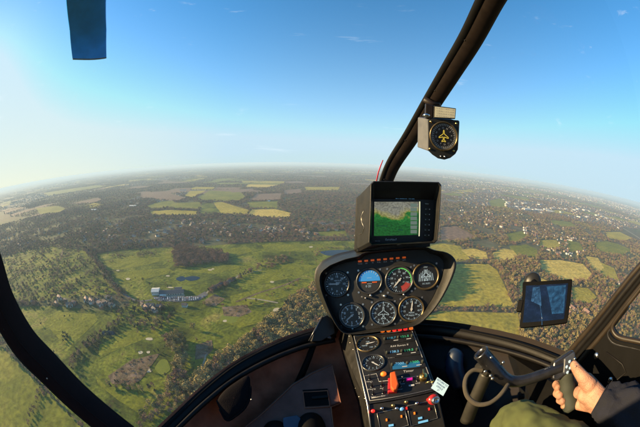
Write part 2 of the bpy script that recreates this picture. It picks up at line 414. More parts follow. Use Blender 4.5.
# --- glass
def pane(az0, az1, z0, z1, name, n=26, m=14):
    rows = []
    for j in range(m + 1):
        zc = z0 + (z1 - z0) * j / m; s = sqrt(max(0, 1 - ((zc - SC.z) / SA.z) ** 2)); row = []
        for i in range(n + 1):
            a = radians(az0 + (az1 - az0) * i / n); row.append(Vector((SC.x + SA.x * s * sin(a), SC.y + SA.y * s * cos(a), zc)))
        rows.append(row)
    MB().loft(rows, close=False).build(name, M['glass'], heli)
pane(-66, 7, -.60, .50, 'windshield_pane'); pane(7, 78, -.60, .50, 'windshield_pane'); pane(-100, -66, -.60, .40, 'door_window_pane')
MB().add([dy(614, 331), dy(660, 345), dy(655, 276), dy(633, 300)], [(0, 1, 2, 3)]).build('door_window_pane', M['glass'], heli)

# ================================================================== yaw string
mb = MB(); mb.tube([P(376.5, 181, .86), P(378.5, 172, .86), P(381, 165, .86), P(383, 160, .86)], [.0022, .002, .002, .0015], 8)
tag(mb.build('yaw_string', M['string']), 'red yarn string lying along the windscreen bow above the moving map', 'yaw string')

# ================================================================== instrument panel
ip = thing('instrument_panel', 'black instrument panel in moulded cowl with seven round flight gauges', 'instrument panel', P(385, 340, .95))
PF = Plane.face(384, 292, .87, (420, 289.5), -6, 2)
Fo = [(330, 265), (345, 259), (358, 256), (366, 252), (395, 249), (424, 247), (434, 250), (447, 252.5), (455, 259), (456, 268), (450, 284), (440, 302), (428, 317), (414, 326.5), (384, 331), (352, 334.5), (341, 331.5), (333, 320), (325, 302), (319.5, 285), (320.5, 273)]
In = [(333, 267), (346, 262.5), (360, 259.5), (368, 254.5), (395, 251.5), (422, 250), (430, 253.5), (438, 256), (443, 261), (443.5, 269), (439, 283), (431, 300), (421.5, 312.5), (410, 322), (384, 327), (353, 331), (343.5, 328.5), (336, 318), (328, 301), (323, 285), (324, 275)]
Bk = [(322, 261), (335, 254.5), (349, 251), (362, 249), (395, 247), (424, 247), (432, 249), (440, 253), (446, 259), (446, 268), (440, 284), (430, 300), (420, 313), (408, 322), (384, 326), (350, 329), (338, 325), (329, 316), (320.5, 300), (315, 284), (315.5, 270)]
def loopw(L, h): return [Vector(x) for x in catmull([tuple(PF.p(a, b, h)) for a, b in L] + [tuple(PF.p(*L[0], h))], 3)[:-1]]
LF, LI, LB = loopw(Fo, .035), loopw(In, .0), loopw(Bk, -.06)
LF2 = [a * .96 + b * .04 for a, b in zip(loopw(Fo, .0385), loopw(In, .0385))]
mid = [(a + b) / 2 for a, b in zip(LF, LB)]
MB().loft([LB, mid, LF, LF2, [a * .82 + b * .18 for a, b in zip(LF2, loopw(In, .03))], [a * .3 + b * .7 for a, b in zip(loopw(Fo, .012), loopw(In, .012))], loopw(In, -.003)], cap0=True).build('cowl', M['cowl'], ip)
MB().prism(loopw(In, 0), PF.N, .0, -.012).build('panel_face', M['face'], ip)

def ticks(mb, fr, c, r, n, r0, r1, w, a0=0, a1=2 * pi, h=.003):
    for k in range(n):
        a = a0 + (a1 - a0) * k / n; d = Vector((sin(a), cos(a))); t = Vector((cos(a), -sin(a))) * w
        p0, p1 = d * r * r0, d * r * r1
        mb.quad(fr, [(c[0] + q.x, c[1] + q.y) for q in (p0 - t, p0 + t, p1 + t, p1 - t)], h)
def needle(fr, c, r, ang, h, w, tail=.25):
    d = Vector((sin(ang), cos(ang))); t = Vector((cos(ang), -sin(ang))); cc = Vector(c)
    pts_ = [cc - d * r * tail - t * w, cc + d * r * .55 - t * w * 1.2, cc + d * r, cc + d * r * .55 + t * w * 1.2, cc - d * r * tail + t * w]
    mb = MB(); mb.prism([fr.w(q.x, q.y, h) for q in pts_], fr.N, .0006); return mb
AIR = [(0, .95), (.07, .8), (.09, .35), (.75, -.15), (.75, -.3), (.1, -.12), (.06, -.55), (.3, -.75), (.3, -.87), (0, -.78)]
def airplane(mb, fr, c, r, h, w=.05):
    o = [(x, y) for x, y in AIR] + [(-x, y) for x, y in AIR[-2:0:-1]]
    for i in range(len(o)):
        a, b = Vector(o[i]) * r, Vector(o[(i + 1) % len(o)]) * r; t = (b - a); 
        if t.length < 1e-6: continue
        n_ = Vector((-t.y, t.x)).normalized() * w * r
        mb.quad(fr, [(c[0] + q.x, c[1] + q.y) for q in (a - n_, b - n_, b + n_, a + n_)], h)
def gauge(parent, fr, px, py, rp, kind, bez='bezel', name='gauge'):
    c = fr.uv(px, py); r = rp * fr.scale(px, py)
    g = MB().lathe(fr, c, [(r * 1.16, -.001), (r * 1.16, .004), (r * 1.10, .006), (r * 1.02, .0055), (r * .97, .0015), (r * .97, .0005)], 40).build(name, M[bez], parent)
    MB().disc(fr, c, r * 1.0, .0012, 40).build('dial', M['dial'], g)
    mb = MB(); h = .0018
    if kind in ('asi', 'alt', 'vsi', 'tach', 'map', 'clock', 'small'):
        n = {'asi': 28, 'alt': 50, 'vsi': 40, 'tach': 36, 'map': 44, 'clock': 30, 'small': 14}[kind]
        ticks(mb, fr, c, r, n, .86, .95, r * .012, h=h); ticks(mb, fr, c, r, n // 4 if kind != 'alt' else 10, .78, .95, r * .028, h=h)
    if kind == 'asi':
        for k, s in enumerate(('15', '20', '10', '5', '0', '5', '10', '20')[:8]): a = pi / 4 * k; add_text(mb, fr, c[0] + r * .62 * sin(a), c[1] + r * .62 * cos(a), s, r * .26, h)
        add_text(mb, fr, c[0] + r * .1, c[1] + r * .28, 'VERTICAL', r * .15, h); add_text(mb, fr, c[0] + r * .1, c[1] + r * .1, 'SPEED', r * .15, h); ang = -pi / 2
    elif kind == 'alt':
        for k in range(10): a = 2 * pi * k / 10; add_text(mb, fr, c[0] + r * .64 * sin(a), c[1] + r * .64 * cos(a), str(k), r * .3, h)
        add_text(mb, fr, c[0], c[1] + r * .25, 'ALT', r * .16, h); ang = radians(228)
    elif kind == 'compass':
        ticks(mb, fr, c, r, 72, .86, .95, r * .010, h=h); ticks(mb, fr, c, r, 12, .78, .95, r * .03, h=h)
        for k, s in enumerate(('N', '3', '6', 'E', '12', '15', 'S', '21', '24', 'W', '30', '33')): a = 2 * pi * k / 12 + 1.1; add_text(mb, fr, c[0] + r * .66 * sin(a), c[1] + r * .66 * cos(a), s, r * .2, h, -a)
        airplane(mb, fr, c, r * .58, h + .001, .035); ang = None
    elif kind == 'tach':
        for k in range(9): a = radians(-150 + 300 * k / 8); add_text(mb, fr, c[0] + r * .63 * sin(a), c[1] + r * .63 * cos(a), str(30 + 10 * k), r * .22, h)
        for k in range(6): a = radians(-120 + 240 * k / 5); add_text(mb, fr, c[0] + r * .36 * sin(a), c[1] + r * .36 * cos(a), str(5 + k), r * .16, h)
        ang = radians(222)
    elif kind == 'vsi':
        for k in range(8): a = radians(-140 + 280 * k / 7); add_text(mb, fr, c[0] + r * .62 * sin(a), c[1] + r * .62 * cos(a), str(4 * k), r * .24, h)
        add_text(mb, fr, c[0], c[1] - r * .3, 'x100', r * .18, h); ang = radians(6)
    elif kind == 'turn':
        for s_ in (-1, 1):
            for k in range(4): 
                x0 = s_ * r * (.1 + .14 * k); mb.quad(fr, [(c[0] + x0, c[1] + r * (.55 - .12 * k)), (c[0] + x0 + s_ * r * .04, c[1] + r * (.55 - .12 * k)), (c[0] + x0 + s_ * r * .1, c[1] - r * .4), (c[0] + x0 + s_ * r * .05, c[1] - r * .4)], h)
        airplane(mb, fr, (c[0], c[1] + r * .05), r * .5, h + .0004, .05); add_text(mb, fr, c[0], c[1] - r * .62, 'DC ELEC', r * .17, h); add_text(mb, fr, c[0], c[1] + r * .72, 'STBY', r * .15, h); ang = None
    elif kind == 'map':
        for k in range(9): a = radians(-140 + 280 * k / 8); add_text(mb, fr, c[0] + r * .64 * sin(a), c[1] + r * .64 * cos(a), str(10 + 5 * k), r * .22, h)
        add_text(mb, fr, c[0], c[1] - r * .32, 'MAN', r * .22, h); add_text(mb, fr, c[0], c[1] - r * .56, 'PRESS', r * .2, h); ang = radians(8)
    elif kind == 'small':
        add_text(mb, fr, c[0], c[1] + r * .3, 'OIL', r * .26, h); add_text(mb, fr, c[0] - r * .3, c[1] - r * .25, 'TEMP', r * .24, h); add_text(mb, fr, c[0] + r * .35, c[1] - r * .5, '100', r * .24, h); ang = radians(75)
    elif kind == 'clock':
        for k in range(12): a = 2 * pi * k / 12; add_text(mb, fr, c[0] + r * .68 * sin(a), c[1] + r * .68 * cos(a), str(k or 12), r * .22, h)
        ang = radians(130)
    elif kind == 'adi':
        sky = [(c[0] + r * .93 * cos(a), c[1] + r * .93 * sin(a)) for a in [pi * k / 20 for k in range(21)]]
        MB().quad(fr, sky, h).build('horizon_sky', M['skyblue'], g)
        lo = [(c[0] + r * .93 * cos(a), c[1] + r * .93 * sin(a)) for a in [pi + pi * k / 20 for k in range(21)]]
        MB().quad(fr, lo, h).build('horizon_ground', M['earth'], g)
        ticks(mb, fr, c, r, 9, .74, .9, r * .025, -pi / 3, pi / 3 + .26, h + .0005)
        for k in (-.25, .25): mb.quad(fr, [(c[0] - r * .2, c[1] + r * k), (c[0] + r * .2, c[1] + r * k), (c[0] + r * .2, c[1] + r * (k + .03)), (c[0] - r * .2, c[1] + r * (k + .03))], h + .0005)
        mo = MB()
        for s_ in (-1, 1): mo.box(fr.w(c[0] + s_ * r * .45, c[1] - r * .12, h + .001), (r * .42, r * .09, .001), fr.R())
        mo.build('bank_pointer', M['orange'], g)
        add_text(mb, fr, c[0] - r * .1, c[1] - r * .45, '0 20', r * .26, h + .0005); ang = None
    mb.build('markings', M['marks'], g)
    if kind == 'tach':
        m2 = MB(); ticks(m2, fr, c, r, 26, .9, .97, r * .05, radians(-60), radians(110), h + .0004); m2.build('green_arc', M['marksG'], g)
        m2 = MB(); ticks(m2, fr, c, r, 12, .5, .95, r * .03, radians(115), radians(170), h + .0004); m2.build('red_arc', M['marksR'], g)
    if ang is not None:
        nd = needle(fr, c, r * .78, ang, h + .0008, r * .05); nd.disc(fr, c, r * .1, h + .0018, 12); nd.build('needle', M['white'], g)
    # bezel screws
    for a in (45, 135, 225, 315):
        a = radians(a); ms = MB(); ms.disc(fr, (c[0] + r * 1.34 * cos(a), c[1] + r * 1.34 * sin(a)), r * .09, .001, 8); ms.build('screw', M['screw'], g)
    return g
gauge(ip, PF, 337, 284, 11.6, 'asi'); gauge(ip, PF, 369.5, 281, 11.6, 'adi'); gauge(ip, PF, 399.5, 280, 12.6, 'tach'); gauge(ip, PF, 426, 276, 12.0, 'turn', 'bezelbrass')
gauge(ip, PF, 352, 315.5, 11.6, 'alt'); gauge(ip, PF, 383.5, 313, 12.0, 'compass'); gauge(ip, PF, 411.5, 309, 11.4, 'map', 'bezelbrass')
for i in range(8):                                          # warning captions above the gauges
    px = 360 + i * 6.3; py = 261.4 - i * .55
    c = PF.uv(px, py); o = MB().box(PF.w(*c, .002), (.0115, .0055, .004), PF.R()).build('caption_light', M['amberdim'], ip)
    mb = MB(); add_text(mb, PF, c[0], c[1] - .0085, ('TANK', 'MR', 'TR', 'FUEL', 'AUX', 'OIL', 'ALT', 'RPM')[i], .0058, .0008); mb.build('caption_text', M['white'], o)
for a, b, r in ((371, 295.5, 1.4), (385, 296, 1.6), (341, 328, 2.2), (353, 328.6, 1.2), (404, 294.5, 1.2), (366, 298, 1)):
    c = PF.uv(a, b); MB().lathe(PF, c, [(r * .0033, 0), (r * .0033, .006), (r * .0025, .009), (.0001, .0095)], 14).build('knob', M['console'] if r > 2 else M['screw'], ip)
for x_, y_, t_, z_ in ((383.5, 295.6, 'VSI', .009), (407, 297, 'VNE', .006), (362, 296.8, '41', .007)): mb = MB(); add_text(mb, PF, *PF.uv(x_, y_), t_, z_); mb.build('placard_text', M['white'], ip)

# ================================================================== moving map display in its glare hood
gp = thing('map_display', 'colour moving map screen inside a deep black glare hood above the gauges', 'navigation display', P(395, 246, .84))
GF = Plane.face(404, 213, .77, (440, 213.5), 9, -2)
front = [(373.5, 181), (439, 182), (441.5, 185), (437.5, 240.5), (434.5, 243.2), (371, 245.5), (368.5, 242.5), (370.5, 184)]
GB = GF.off(-.13)
back = [(359, 196), (427, 184), (430, 187), (430, 235), (427, 238), (357, 252.5), (354.5, 250), (356.5, 198.5)]
def lw(F, L, h=0): return [F.p(a, b, h) for a, b in L]
def shrink(L, k, c=(405, 213)): return [(c[0] + (a - c[0]) * k, c[1] + (b - c[1]) * k) for a, b in L]
scr = [(374, 199.5), (433.5, 200.5), (434, 201.5), (431.8, 239.5), (431, 240.5), (373, 243), (372, 242), (373, 200.5)]
MB().loft([lw(GB, back), lw(GF, front), lw(GF, shrink(front, .975), .002), lw(GF, [(a * .5 + c * .5, b * .5 + d * .5) for (a, b), (c, d) in zip(shrink(front, .955), scr)], -.02), lw(GF, scr, -.045)], smooth=False, cap0=True).build('glare_hood', M['cowl'], gp, bevel=.0015)
GS = GF.off(-.044)
MB().prism([GS.p(*q) for q in ((372.5, 199), (434, 200), (432.5, 241), (371.5, 243.5))], GS.N, .002, -.004).build('bezel', M['face'], gp)
SX = (374.3, 418.3); SY = (202.3, 235.8)
# map screen as a procedural chart
def screen_mat():
    m = bpy.data.materials.new('map_screen'); m.use_nodes = True; nt = m.node_tree; b = nt.nodes['Principled BSDF']
    uv = nt.nodes.new('ShaderNodeUVMap'); sep = nt.nodes.new('ShaderNodeSeparateXYZ'); nt.links.new(uv.outputs[0], sep.inputs[0])
    n = nt.nodes.new('ShaderNodeTexNoise'); n.inputs['Scale'].default_value = 2.4; n.inputs['Detail'].default_value = 4; nt.links.new(uv.outputs[0], n.inputs['Vector'])
    n2 = nt.nodes.new('ShaderNodeTexNoise'); n2.inputs['Scale'].default_value = 22; n2.inputs['Detail'].default_value = 3; nt.links.new(uv.outputs[0], n2.inputs['Vector'])
    a = nt.nodes.new('ShaderNodeMath'); a.operation = 'MULTIPLY_ADD'; a.inputs[1].default_value = -1.0; nt.links.new(sep.outputs[1], a.inputs[0])
    a.inputs[2].default_value = .78
    s = nt.nodes.new('ShaderNodeMath'); s.operation = 'MULTIPLY_ADD'; s.inputs[1].default_value = 1.2; nt.links.new(n.outputs['Fac'], s.inputs[0]); nt.links.new(a.outputs[0], s.inputs[2])
    r = nt.nodes.new('ShaderNodeValToRGB'); nt.links.new(s.outputs[0], r.inputs[0])
    e = r.color_ramp.elements; e[0].position = 0.0; e[0].color = (.10, .09, .05, 1); e[1].position = 1; e[1].color = (.01, .10, .02, 1)
    for p_, c_ in ((.55, (.22, .22, .18, 1)), (.72, (.28, .26, .10, 1)), (.80, (.16, .2, .04, 1)), (.86, (.02, .17, .03, 1))):
        x = e.new(p_); x.color = c_
    mx = nt.nodes.new('ShaderNodeMix'); mx.data_type = 'RGBA'; mx.blend_type = 'MULTIPLY'; mx.inputs[0].default_value = .6
    r2 = nt.nodes.new('ShaderNodeMapRange'); r2.inputs[1].default_value = .35; r2.inputs[2].default_value = .6; r2.inputs[3].default_value = .3; r2.inputs[4].default_value = 1.2
    nt.links.new(n2.outputs['Fac'], r2.inputs[0]); nt.links.new(r.outputs[0], mx.inputs[6]); nt.links.new(r2.outputs[0], mx.inputs[7])
    b.inputs['Base Color'].default_value = (.01, .01, .01, 1); b.inputs['Roughness'].default_value = .25
    nt.links.new(mx.outputs[2], b.inputs['Emission Color']); b.inputs['Emission Strength'].default_value = .42
    return m
def uvquad(name, pts4, m, parent):
    o = MB().add(pts4, [(0, 1, 2, 3)]).build(name, m, parent)
    l = o.data.uv_layers.new(name='UVMap')
    for i, q_ in enumerate(((0, 0), (1, 0), (1, 1), (0, 1))): l.data[i].uv = q_
    return o
GT = GS.off(.0026)
so = uvquad('screen', [GT.p(374, 236), GT.p(418, 234.8), GT.p(418.5, 201.8), GT.p(374.3, 201.8)], screen_mat(), gp)
M['sidegrey'] = mat('screen_sidebar', (.02, .02, .02), .3, emit=(.25, .35, .28), estr=.2)
M['edgeglow'] = mat('screen_edge', (.5, .48, .3), .3, emit=(.9, .85, .5), estr=.4)
mb = MB()
for k in range(7): a0, a1 = 203.5 + k * 4.4, 207 + k * 4.4; mb.add([GT.p(410.5, a1, .0004), GT.p(417, a1, .0004), GT.p(417, a0, .0004), GT.p(410.5, a0, .0004)], [(0, 1, 2, 3)])
mb.build('screen_sidebar', M['sidegrey'], so)
MB().add([GT.p(418.6, 236.2), GT.p(419.6, 236.2), GT.p(420.2, 201.5), GT.p(419.2, 201.5)], [(0, 1, 2, 3)]).build('screen_edge', M['edgeglow'], gp)
for (x, y, t, sz) in ((382, 204, 'EGLL', .0055), (395, 208, 'WATFORD', .0045), (382, 226, 'NORTHWOOD', .0045), (400, 230, 'PINNER', .0045), (402, 216, 'CTR', .0045)): mb = MB(); add_text(mb, GT, *GT.uv(x, y), t, sz, .0006); mb.build('map_text', M['ink'], so)
mb = MB()
add_text(mb, GT, *GT.uv(405, 198.4), 'GPS TRACK UP  VFR 500', .0055, .0006); mb.build('status_text', M['lcdb'], gp)
mb = MB(); add_text(mb, GT, *GT.uv(391, 239.6), 'EuroNav7', .0085, .0006); add_text(mb, GT, *GT.uv(377.5, 241), 'NAV SYS', .004, .0006); mb.build('bezel_text', M['white'], gp)
for k in range(7):
    c = GT.uv(426.6 - k * .15, 204 + k * 5.2); o = MB().box(GT.w(*c, .002), (.011, .0075, .004), GT.R()).build('button', M['rubber'], gp, bevel=.001)
    mb = MB()
    if k == 0: add_text(mb, GT, c[0], c[1], 'MENU', .0045, .0045)
    else: mb.box(GT.w(c[0] - .003, c[1], .0042), (.003, .0012, .0006), GT.R()); mb.box(GT.w(c[0] + .010, c[1], .001), (.003, .003, .001), GT.R())
    mb.build('button_mark', M['white'], o)
mb = MB(); SF = Plane.pts(lw(GF, [(370.5, 184)])[0], lw(GB, [(356.5, 198.5)])[0], lw(GB, [(354.5, 250)])[0]); c0 = [(363.6, 211), (361.2, 216), (361.6, 222), (364, 227), (362.4, 233), (359, 234.6)]
MB().tube([SF.p(a, b, .0008) for a, b in c0], .0007, 6).build('scratch_mark', M['screw'], gp)
MB().hexa([P(358, 251, .86), P(430, 246.5, .86), P(430, 242, .86), P(357, 248, .86)], [P(354, 252, .95), P(428, 247, .95), P(428, 243, .95), P(356, 249, .95)]).build('mount', M['face'], gp)

# ================================================================== centre console
cs = thing('centre_console', 'black sloping centre console with gauges, radios and rows of switches', 'console', P(385, 440, .9))
A, B_, C_ = P(351, 333, .885), P(413.5, 326.5, .875), P(367.5, 404, .69)
CF = Plane.pts(A, B_, C_)
D_ = CF.p(437.5, 390.5)
bk = [P(335, 331, 1.05), P(404, 326, 1.1), P(432, 392, 1.0), P(357, 400, .95)]
MB().hexa([A, B_, D_, C_], bk).build('console_body', M['console'], cs, bevel=.002)
E_, F_ = P(374, 452, .70), P(449, 444, .72)
bk2 = [P(357, 398, .93), P(431, 392, .98), P(444, 446, .98), P(366, 452, .9)]
C2, D2 = CF.p(368.2, 404.6, -.004), CF.p(437, 391, -.004)
MB().hexa([C2, D2, F_, E_], bk2).build('console_base', M['console'], cs, bevel=.002)
MB().prism([CF.p(*q) for q in ((353, 335), (412, 328.5), (435.5, 389.5), (369, 402))], CF.N, .0016, -.001).build('console_face', M['face'], cs)
mb = MB(); ml = [(354, 336), (411.5, 329.6), (434, 388.6), (369.8, 400.6)]
mb.tube([CF.p(a, b, .002) for a, b in ml], .0008, 6, closed=True)
bx = [(364.5, 375.5), (377, 374), (379, 381), (416, 377)]
mb.tube([CF.p(a, b, .0022) for a, b in ((370, 400), (364, 376), (376.5, 373.5), (379, 381.5), (425, 374.5))], .0008, 6)
mb.tube([CF.p(a, b, .0022) for a, b in ((371.5, 398), (388, 395))], .0008, 6)
mb.build('panel_lining', M['white'], cs)
for k, (a, b) in enumerate(((382.6, 331.6), (388.7, 331.2), (394.4, 330.8), (399.9, 330.2), (405.4, 329.6), (411, 329))):
    c = CF.uv(a, b); MB().lathe(CF, c, [(.0068, 0), (.0068, .004), (.005, .008), (.0001, .0095)], 14).build('warning_lamp', M['amber'] if k in (0, 1, 5) else M['redlamp'], cs)
gauge(cs, CF, 367.8, 344.2, 8.2, 'small', 'bezelbrass'); gauge(cs, CF, 373.3, 363.2, 8.6, 'clock', 'bezel')
def strip(x0, y0, x1, y1, hh, name, m, h=.0022, parent=None):
    return MB().add([CF.p(x0, y0 + hh, h), CF.p(x1, y1 + hh, h), CF.p(x1, y1, h), CF.p(x0, y0, h)], [(0, 1, 2, 3)]).build(name, m, parent or cs)
def radio(x0, y0, x1, y1, hgt, txtL, txtR, mL, mR, row):
    poly = [(x0, y0), (x1, y1), (x1 + hgt * .33, y1 + hgt), (x0 + hgt * .25, y0 + hgt)]
    o = MB().prism([CF.p(*q) for q in poly], CF.N, .004).build('radio', M['face'], cs, bevel=.0006)
    for t, mm, f in ((txtL, mL, .27), (txtR, mR, .70)):
        mb = MB(); x = x0 + (x1 - x0) * f + hgt * .15; y = y0 + (y1 - y0) * f + hgt * .42
        rot = atan2(-(y1 - y0) * 0, 1)
        add_text(mb, CF, *CF.uv(x, y), t, .0125, .0048); mb.build('radio_digits', M[mm], o)
    for f in (.06, .50, .95):
        c = CF.uv(x0 + (x1 - x0) * f + hgt * .15, y0 + (y1 - y0) * f + hgt * .5)
        MB().lathe(CF, c, [(.0042, .004), (.0042, .011), (.0030, .0125), (.0001, .0128)], 12).build('tuning_knob', M['rubber'], o)
    for f in (.40, .82):
        c = CF.uv(x0 + (x1 - x0) * f + hgt * .22, y0 + (y1 - y0) * f + hgt * .78); MB().box(CF.w(*c, .005), (.014, .0025, .001), CF.R()).build('key', M['white'], o)
radio(382, 336.5, 412.5, 333, 8, '118.7', '121.5', 'lcd', 'lcdg', 0)
radio(384, 350, 417.5, 346.5, 8.5, '128.2', '119.5', 'lcdb', 'lcdg', 1)
radio(389, 361.5, 423, 358, 9.5, '7000', '1200', 'lcdb', 'lcdg', 2)
g_ = strip(392.5, 364.3, 420, 361.2, 5.2, 'radio_glow', mat('lcd_backlight', (.01, .03, .05), .3, emit=(.02, .16, .28), estr=.3), .0042)
for x_, y_, t_, z_ in ((399.5, 346.2, 'R44 Raven II', .0105), (408.5, 371.6, 'Timer', .0115), (391, 358, 'COM', .008), (392.5, 362, 'NAV', .007)): mb = MB(); add_text(mb, CF, *CF.uv(x_, y_), t_, z_, .003); mb.build('placard_text', M['white'], cs)
c = CF.uv(383.5, 374.6); MB().lathe(CF, c, [(.008, 0), (.008, .005), (.005, .009), (.0001, .010)], 16).build('warning_lamp', M['amber'], cs)
def toggle(a, b, m='chrome', fr=None, parent=None, lab=None):
    fr = fr or CF; parent = parent or cs; c = fr.uv(a, b)
    o = MB().lathe(fr, c, [(.0042, 0), (.0042, .003), (.0028, .0035)], 10).tube([fr.w(*c, .002), fr.w(c[0], c[1] + .003, .012), fr.w(c[0], c[1] + .005, .018)], [.0014, .0016, .0022], 8).build('toggle_switch', M[m], parent)
    if lab:
        mb = MB(); add_text(mb, fr, c[0], c[1] - .010, lab, .0058, .003); mb.build('switch_text', M['white'], o)
for a, b, t in ((370, 379.5, 'PANEL'), (372, 387, 'STROBE'), (373.5, 394.5, 'NAV'), (382, 386, 'ALT'), (383.5, 393.5, 'BAT'), (400, 387, 'GOV'), (402.5, 381.5, 'FAN'), (417.5, 381, 'HYD')): toggle(a, b, 'metal', lab=t)
# guarded red-orange lever
LV = MB(); c = CF.uv(392.6, 386.5)
o = MB().box(CF.w(c[0], c[1], .005), (.024, .05, .01), CF.R()).build('switch_guard', M['red'], cs, bevel=.002)
lc = [(390.2, 377), (395.6, 375.5), (398.6, 388), (397, 393.5), (393.3, 394.5), (390.6, 391)]
MB().prism([CF.p(*q) for q in lc], CF.N, .022, .009).build('guard_cap', M['orange'], o, bevel=.003)
c = CF.uv(409.5, 380); MB().box(CF.w(*c, .004), (.016, .008, .006), CF.R()).build('push_switch', M['magenta'], cs, bevel=.001)
c = CF.uv(411.5, 386); MB().box(CF.w(*c, .003), (.014, .005, .002), CF.R()).build('placard', M['white'], cs)
# rivets on the console side
SP = Plane.pts(A, bk[0], C_)
for k in range(9):
    t = .06 + k * .11
    for f in (.12, .62):
        p = (A.lerp(C_, t)).lerp(bk[0].lerp(bk[3], t), f + .05 * sin(k * 2.1)); mb = MB(); mb.sphere(p - (bk[0] - A).cross(C_ - A).normalized() * (.0005 if (bk[0] - A).cross(C_ - A).dot(A) > 0 else -.0005), .0026, 8, 6); mb.build('rivet', M['screw'], cs)
MB().tube([A.lerp(C_, t) for t in (0, .5, 1)] + [E_], .0022, 8).build('edge_trim', M['screw'], cs)
# lower face: small switches, knobs
LF_ = Plane.pts(C2, D2, E_)
for a, b, m_ in ((382, 408.5, 'chrome'), (393, 405.5, 'brass'), (406, 402, 'brass'), (416.5, 403.5, 'chrome'), (396.5, 408.5, 'chrome'), (401.5, 409, 'lcdb'), (373, 411, 'redlamp')):
    c = LF_.uv(a, b); MB().lathe(LF_, c, [(.005, 0), (.005, .008), (.0035, .012), (.0001, .0125)], 12).build('knob', M[m_], cs)
for a, b, m_ in ((386.5, 419.8, 'amber'), (401.3, 416.3, 'amber'), (414.3, 413.2, 'amber'), (406.4, 408.2, 'redlamp'), (428.8, 409, 'redlamp')):
    c = LF_.uv(a, b); MB().box(LF_.w(*c, .003), (.0035, .007, .004), LF_.R()).build('indicator_lamp', M[m_], cs)
for x0, x1, y in ((377, 404, 413), (407, 433, 406)):
    poly = [(x0, y), (x1, y - 6.4), (x1 + 4.5, y + 12), (x0 + 4, y + 20)]
    o = MB().prism([LF_.p(*q) for q in poly], LF_.N, .002).build('breaker_panel', M['face'], cs)
    MB().tube([LF_.p(a, b, .003) for a, b in poly], .0007, 6, closed=True).build('panel_lining', M['screw'], o)
for a, b, w_ in ((391, 425.2, .012), (420, 418, .010), (423, 421.5, .024)):
    c = LF_.uv(a, b); MB().box(LF_.w(*c, .003), (w_, .006, .002), LF_.R()).build('placard', M['lcdb'], cs)

# ================================================================== key, tag and knob
k_ = thing('ignition_key', 'brass ignition key in the console with pale blue paper tag on its ring', 'key', P(424, 380, .72))
c = CF.uv(423, 378.5)
MB().lathe(CF, c, [(.0115, 0), (.0115, .012), (.009, .016), (.0001, .017)], 20).build('key_barrel', M['brass'], k_)
MB().box(CF.w(c[0], c[1], .022), (.004, .018, .022), CF.R()).build('key_bow', M['brass'], k_, bevel=.001)
rc = CF.p(430, 382, .02)
MB().tube([rc + Rv * .011 * cos(a) + (Uv * .7 - Fv * .6).normalized() * .011 * sin(a) for a in [2 * pi * i / 20 for i in range(20)]], .0014, 6, closed=True).build('key_ring', M['brass'], k_)
TP = Plane.face(440, 386, .655, (447, 379.8), -8, -10)
tg = [(437.5, 377.2), (449, 385.3), (443.2, 396), (431, 388)]
MB().prism([TP.p(*q) for q in tg], TP.N, .0012).build('key_tag', M['tag'], k_)
mb = MB()
e1 = (TP.p(449, 385.3) - TP.p(437.5, 377.2)).normalized(); ang = atan2(e1.dot(TP.V), e1.dot(TP.U))
for i, t in enumerate(('RETURN TO', 'HANGAR', 'OFFICE', '27')):
    f = (i + .7) / 4.4; x = 443.3 + (437.1 - 443.3) * f; y = 381.2 + (392 - 381.2) * f; add_text(mb, TP, *TP.uv(x, y), t, .0062, .0016, ang)
mb.build('tag_text', M['ink'], k_)
kn = thing('mixture_knob', 'red round knob with steel collar at the lower corner of the console', 'knob', P(433, 399, .69))
KF = Plane.face(433, 399.5, .67, (440, 398), 25, 0)
MB().lathe(KF, (0, 0), [(.006, -.05), (.006, -.004), (.0135, -.002), (.0145, .004), (.0135, .010), (.008, .012)], 24).build('knob_cap', M['red'], kn)
KF2 = Plane.face(435.8, 400.3, .65, (440, 398), 25, 0)
MB().lathe(KF2, (0, 0), [(.0095, -.012), (.0095, .004), (.0065, .006), (.0055, .002), (.0001, .002)], 20).build('knob_collar', M['chrome'], kn)

# ================================================================== compass
cp = thing('compass', 'small square magnetic compass hanging from the windscreen bow', 'compass', P(440, 135, .62))
KP = Plane.face(442, 135, .62, (458, 136.5), 8, 0)
fc = [(428.5, 119), (458.8, 120.5), (459.6, 122), (458, 150)]
fc2 = [(429, 118.6), (458.6, 120.3), (459.6, 121.5), (458, 149.5), (455.5, 154), (450.5, 158), (444.5, 159.8), (438, 158.5), (432.5, 154.8), (428.2, 150.5), (428, 120)]
MB().prism([KP.p(*q) for q in fc2], KP.N, .0, -.012).build('compass_face', M['face'], cp, bevel=.0015)
cb = [(417.5, 117), (449, 118), (451, 147), (417, 147.5)]
KB = KP.off(-.055)
MB().hexa([KP.p(*q, -.010) for q in ((428.3, 119.2), (457.5, 121), (456.6, 151), (428.2, 151.5))], [KB.p(*q) for q in cb]).build('compass_case', mat('grey_case', (.085, .085, .09), .5, noise_amt=.15, nscale=60), cp, bevel=.003)
cc = KP.uv(443.8, 136.2); cr = 13.2 * KP.scale(443, 136)
g = MB().lathe(KP, cc, [(cr * 1.1, 0), (cr * 1.1, .004), (cr * 1.02, .0055), (cr * .97, .0015)], 40).build('bezel', M['bezelbrass'], cp)
MB().disc(KP, cc, cr, .001, 40).build('dial', M['dial'], g)
mb = MB(); ticks(mb, KP, cc, cr, 72, .84, .95, cr * .011, h=.0016); ticks(mb, KP, cc, cr, 36, .76, .95, cr * .018, h=.0016)
for k, s_ in enumerate(('N', '3', '6', 'E', '12', '15', 'S', '21', '24', 'W', '30', '33')): a = 2 * pi * k / 12 + .4; add_text(mb, KP, cc[0] + cr * .6 * sin(a), cc[1] + cr * .6 * cos(a), s_, cr * .17, .0016, -a)
mb.build('markings', M['white'], g)
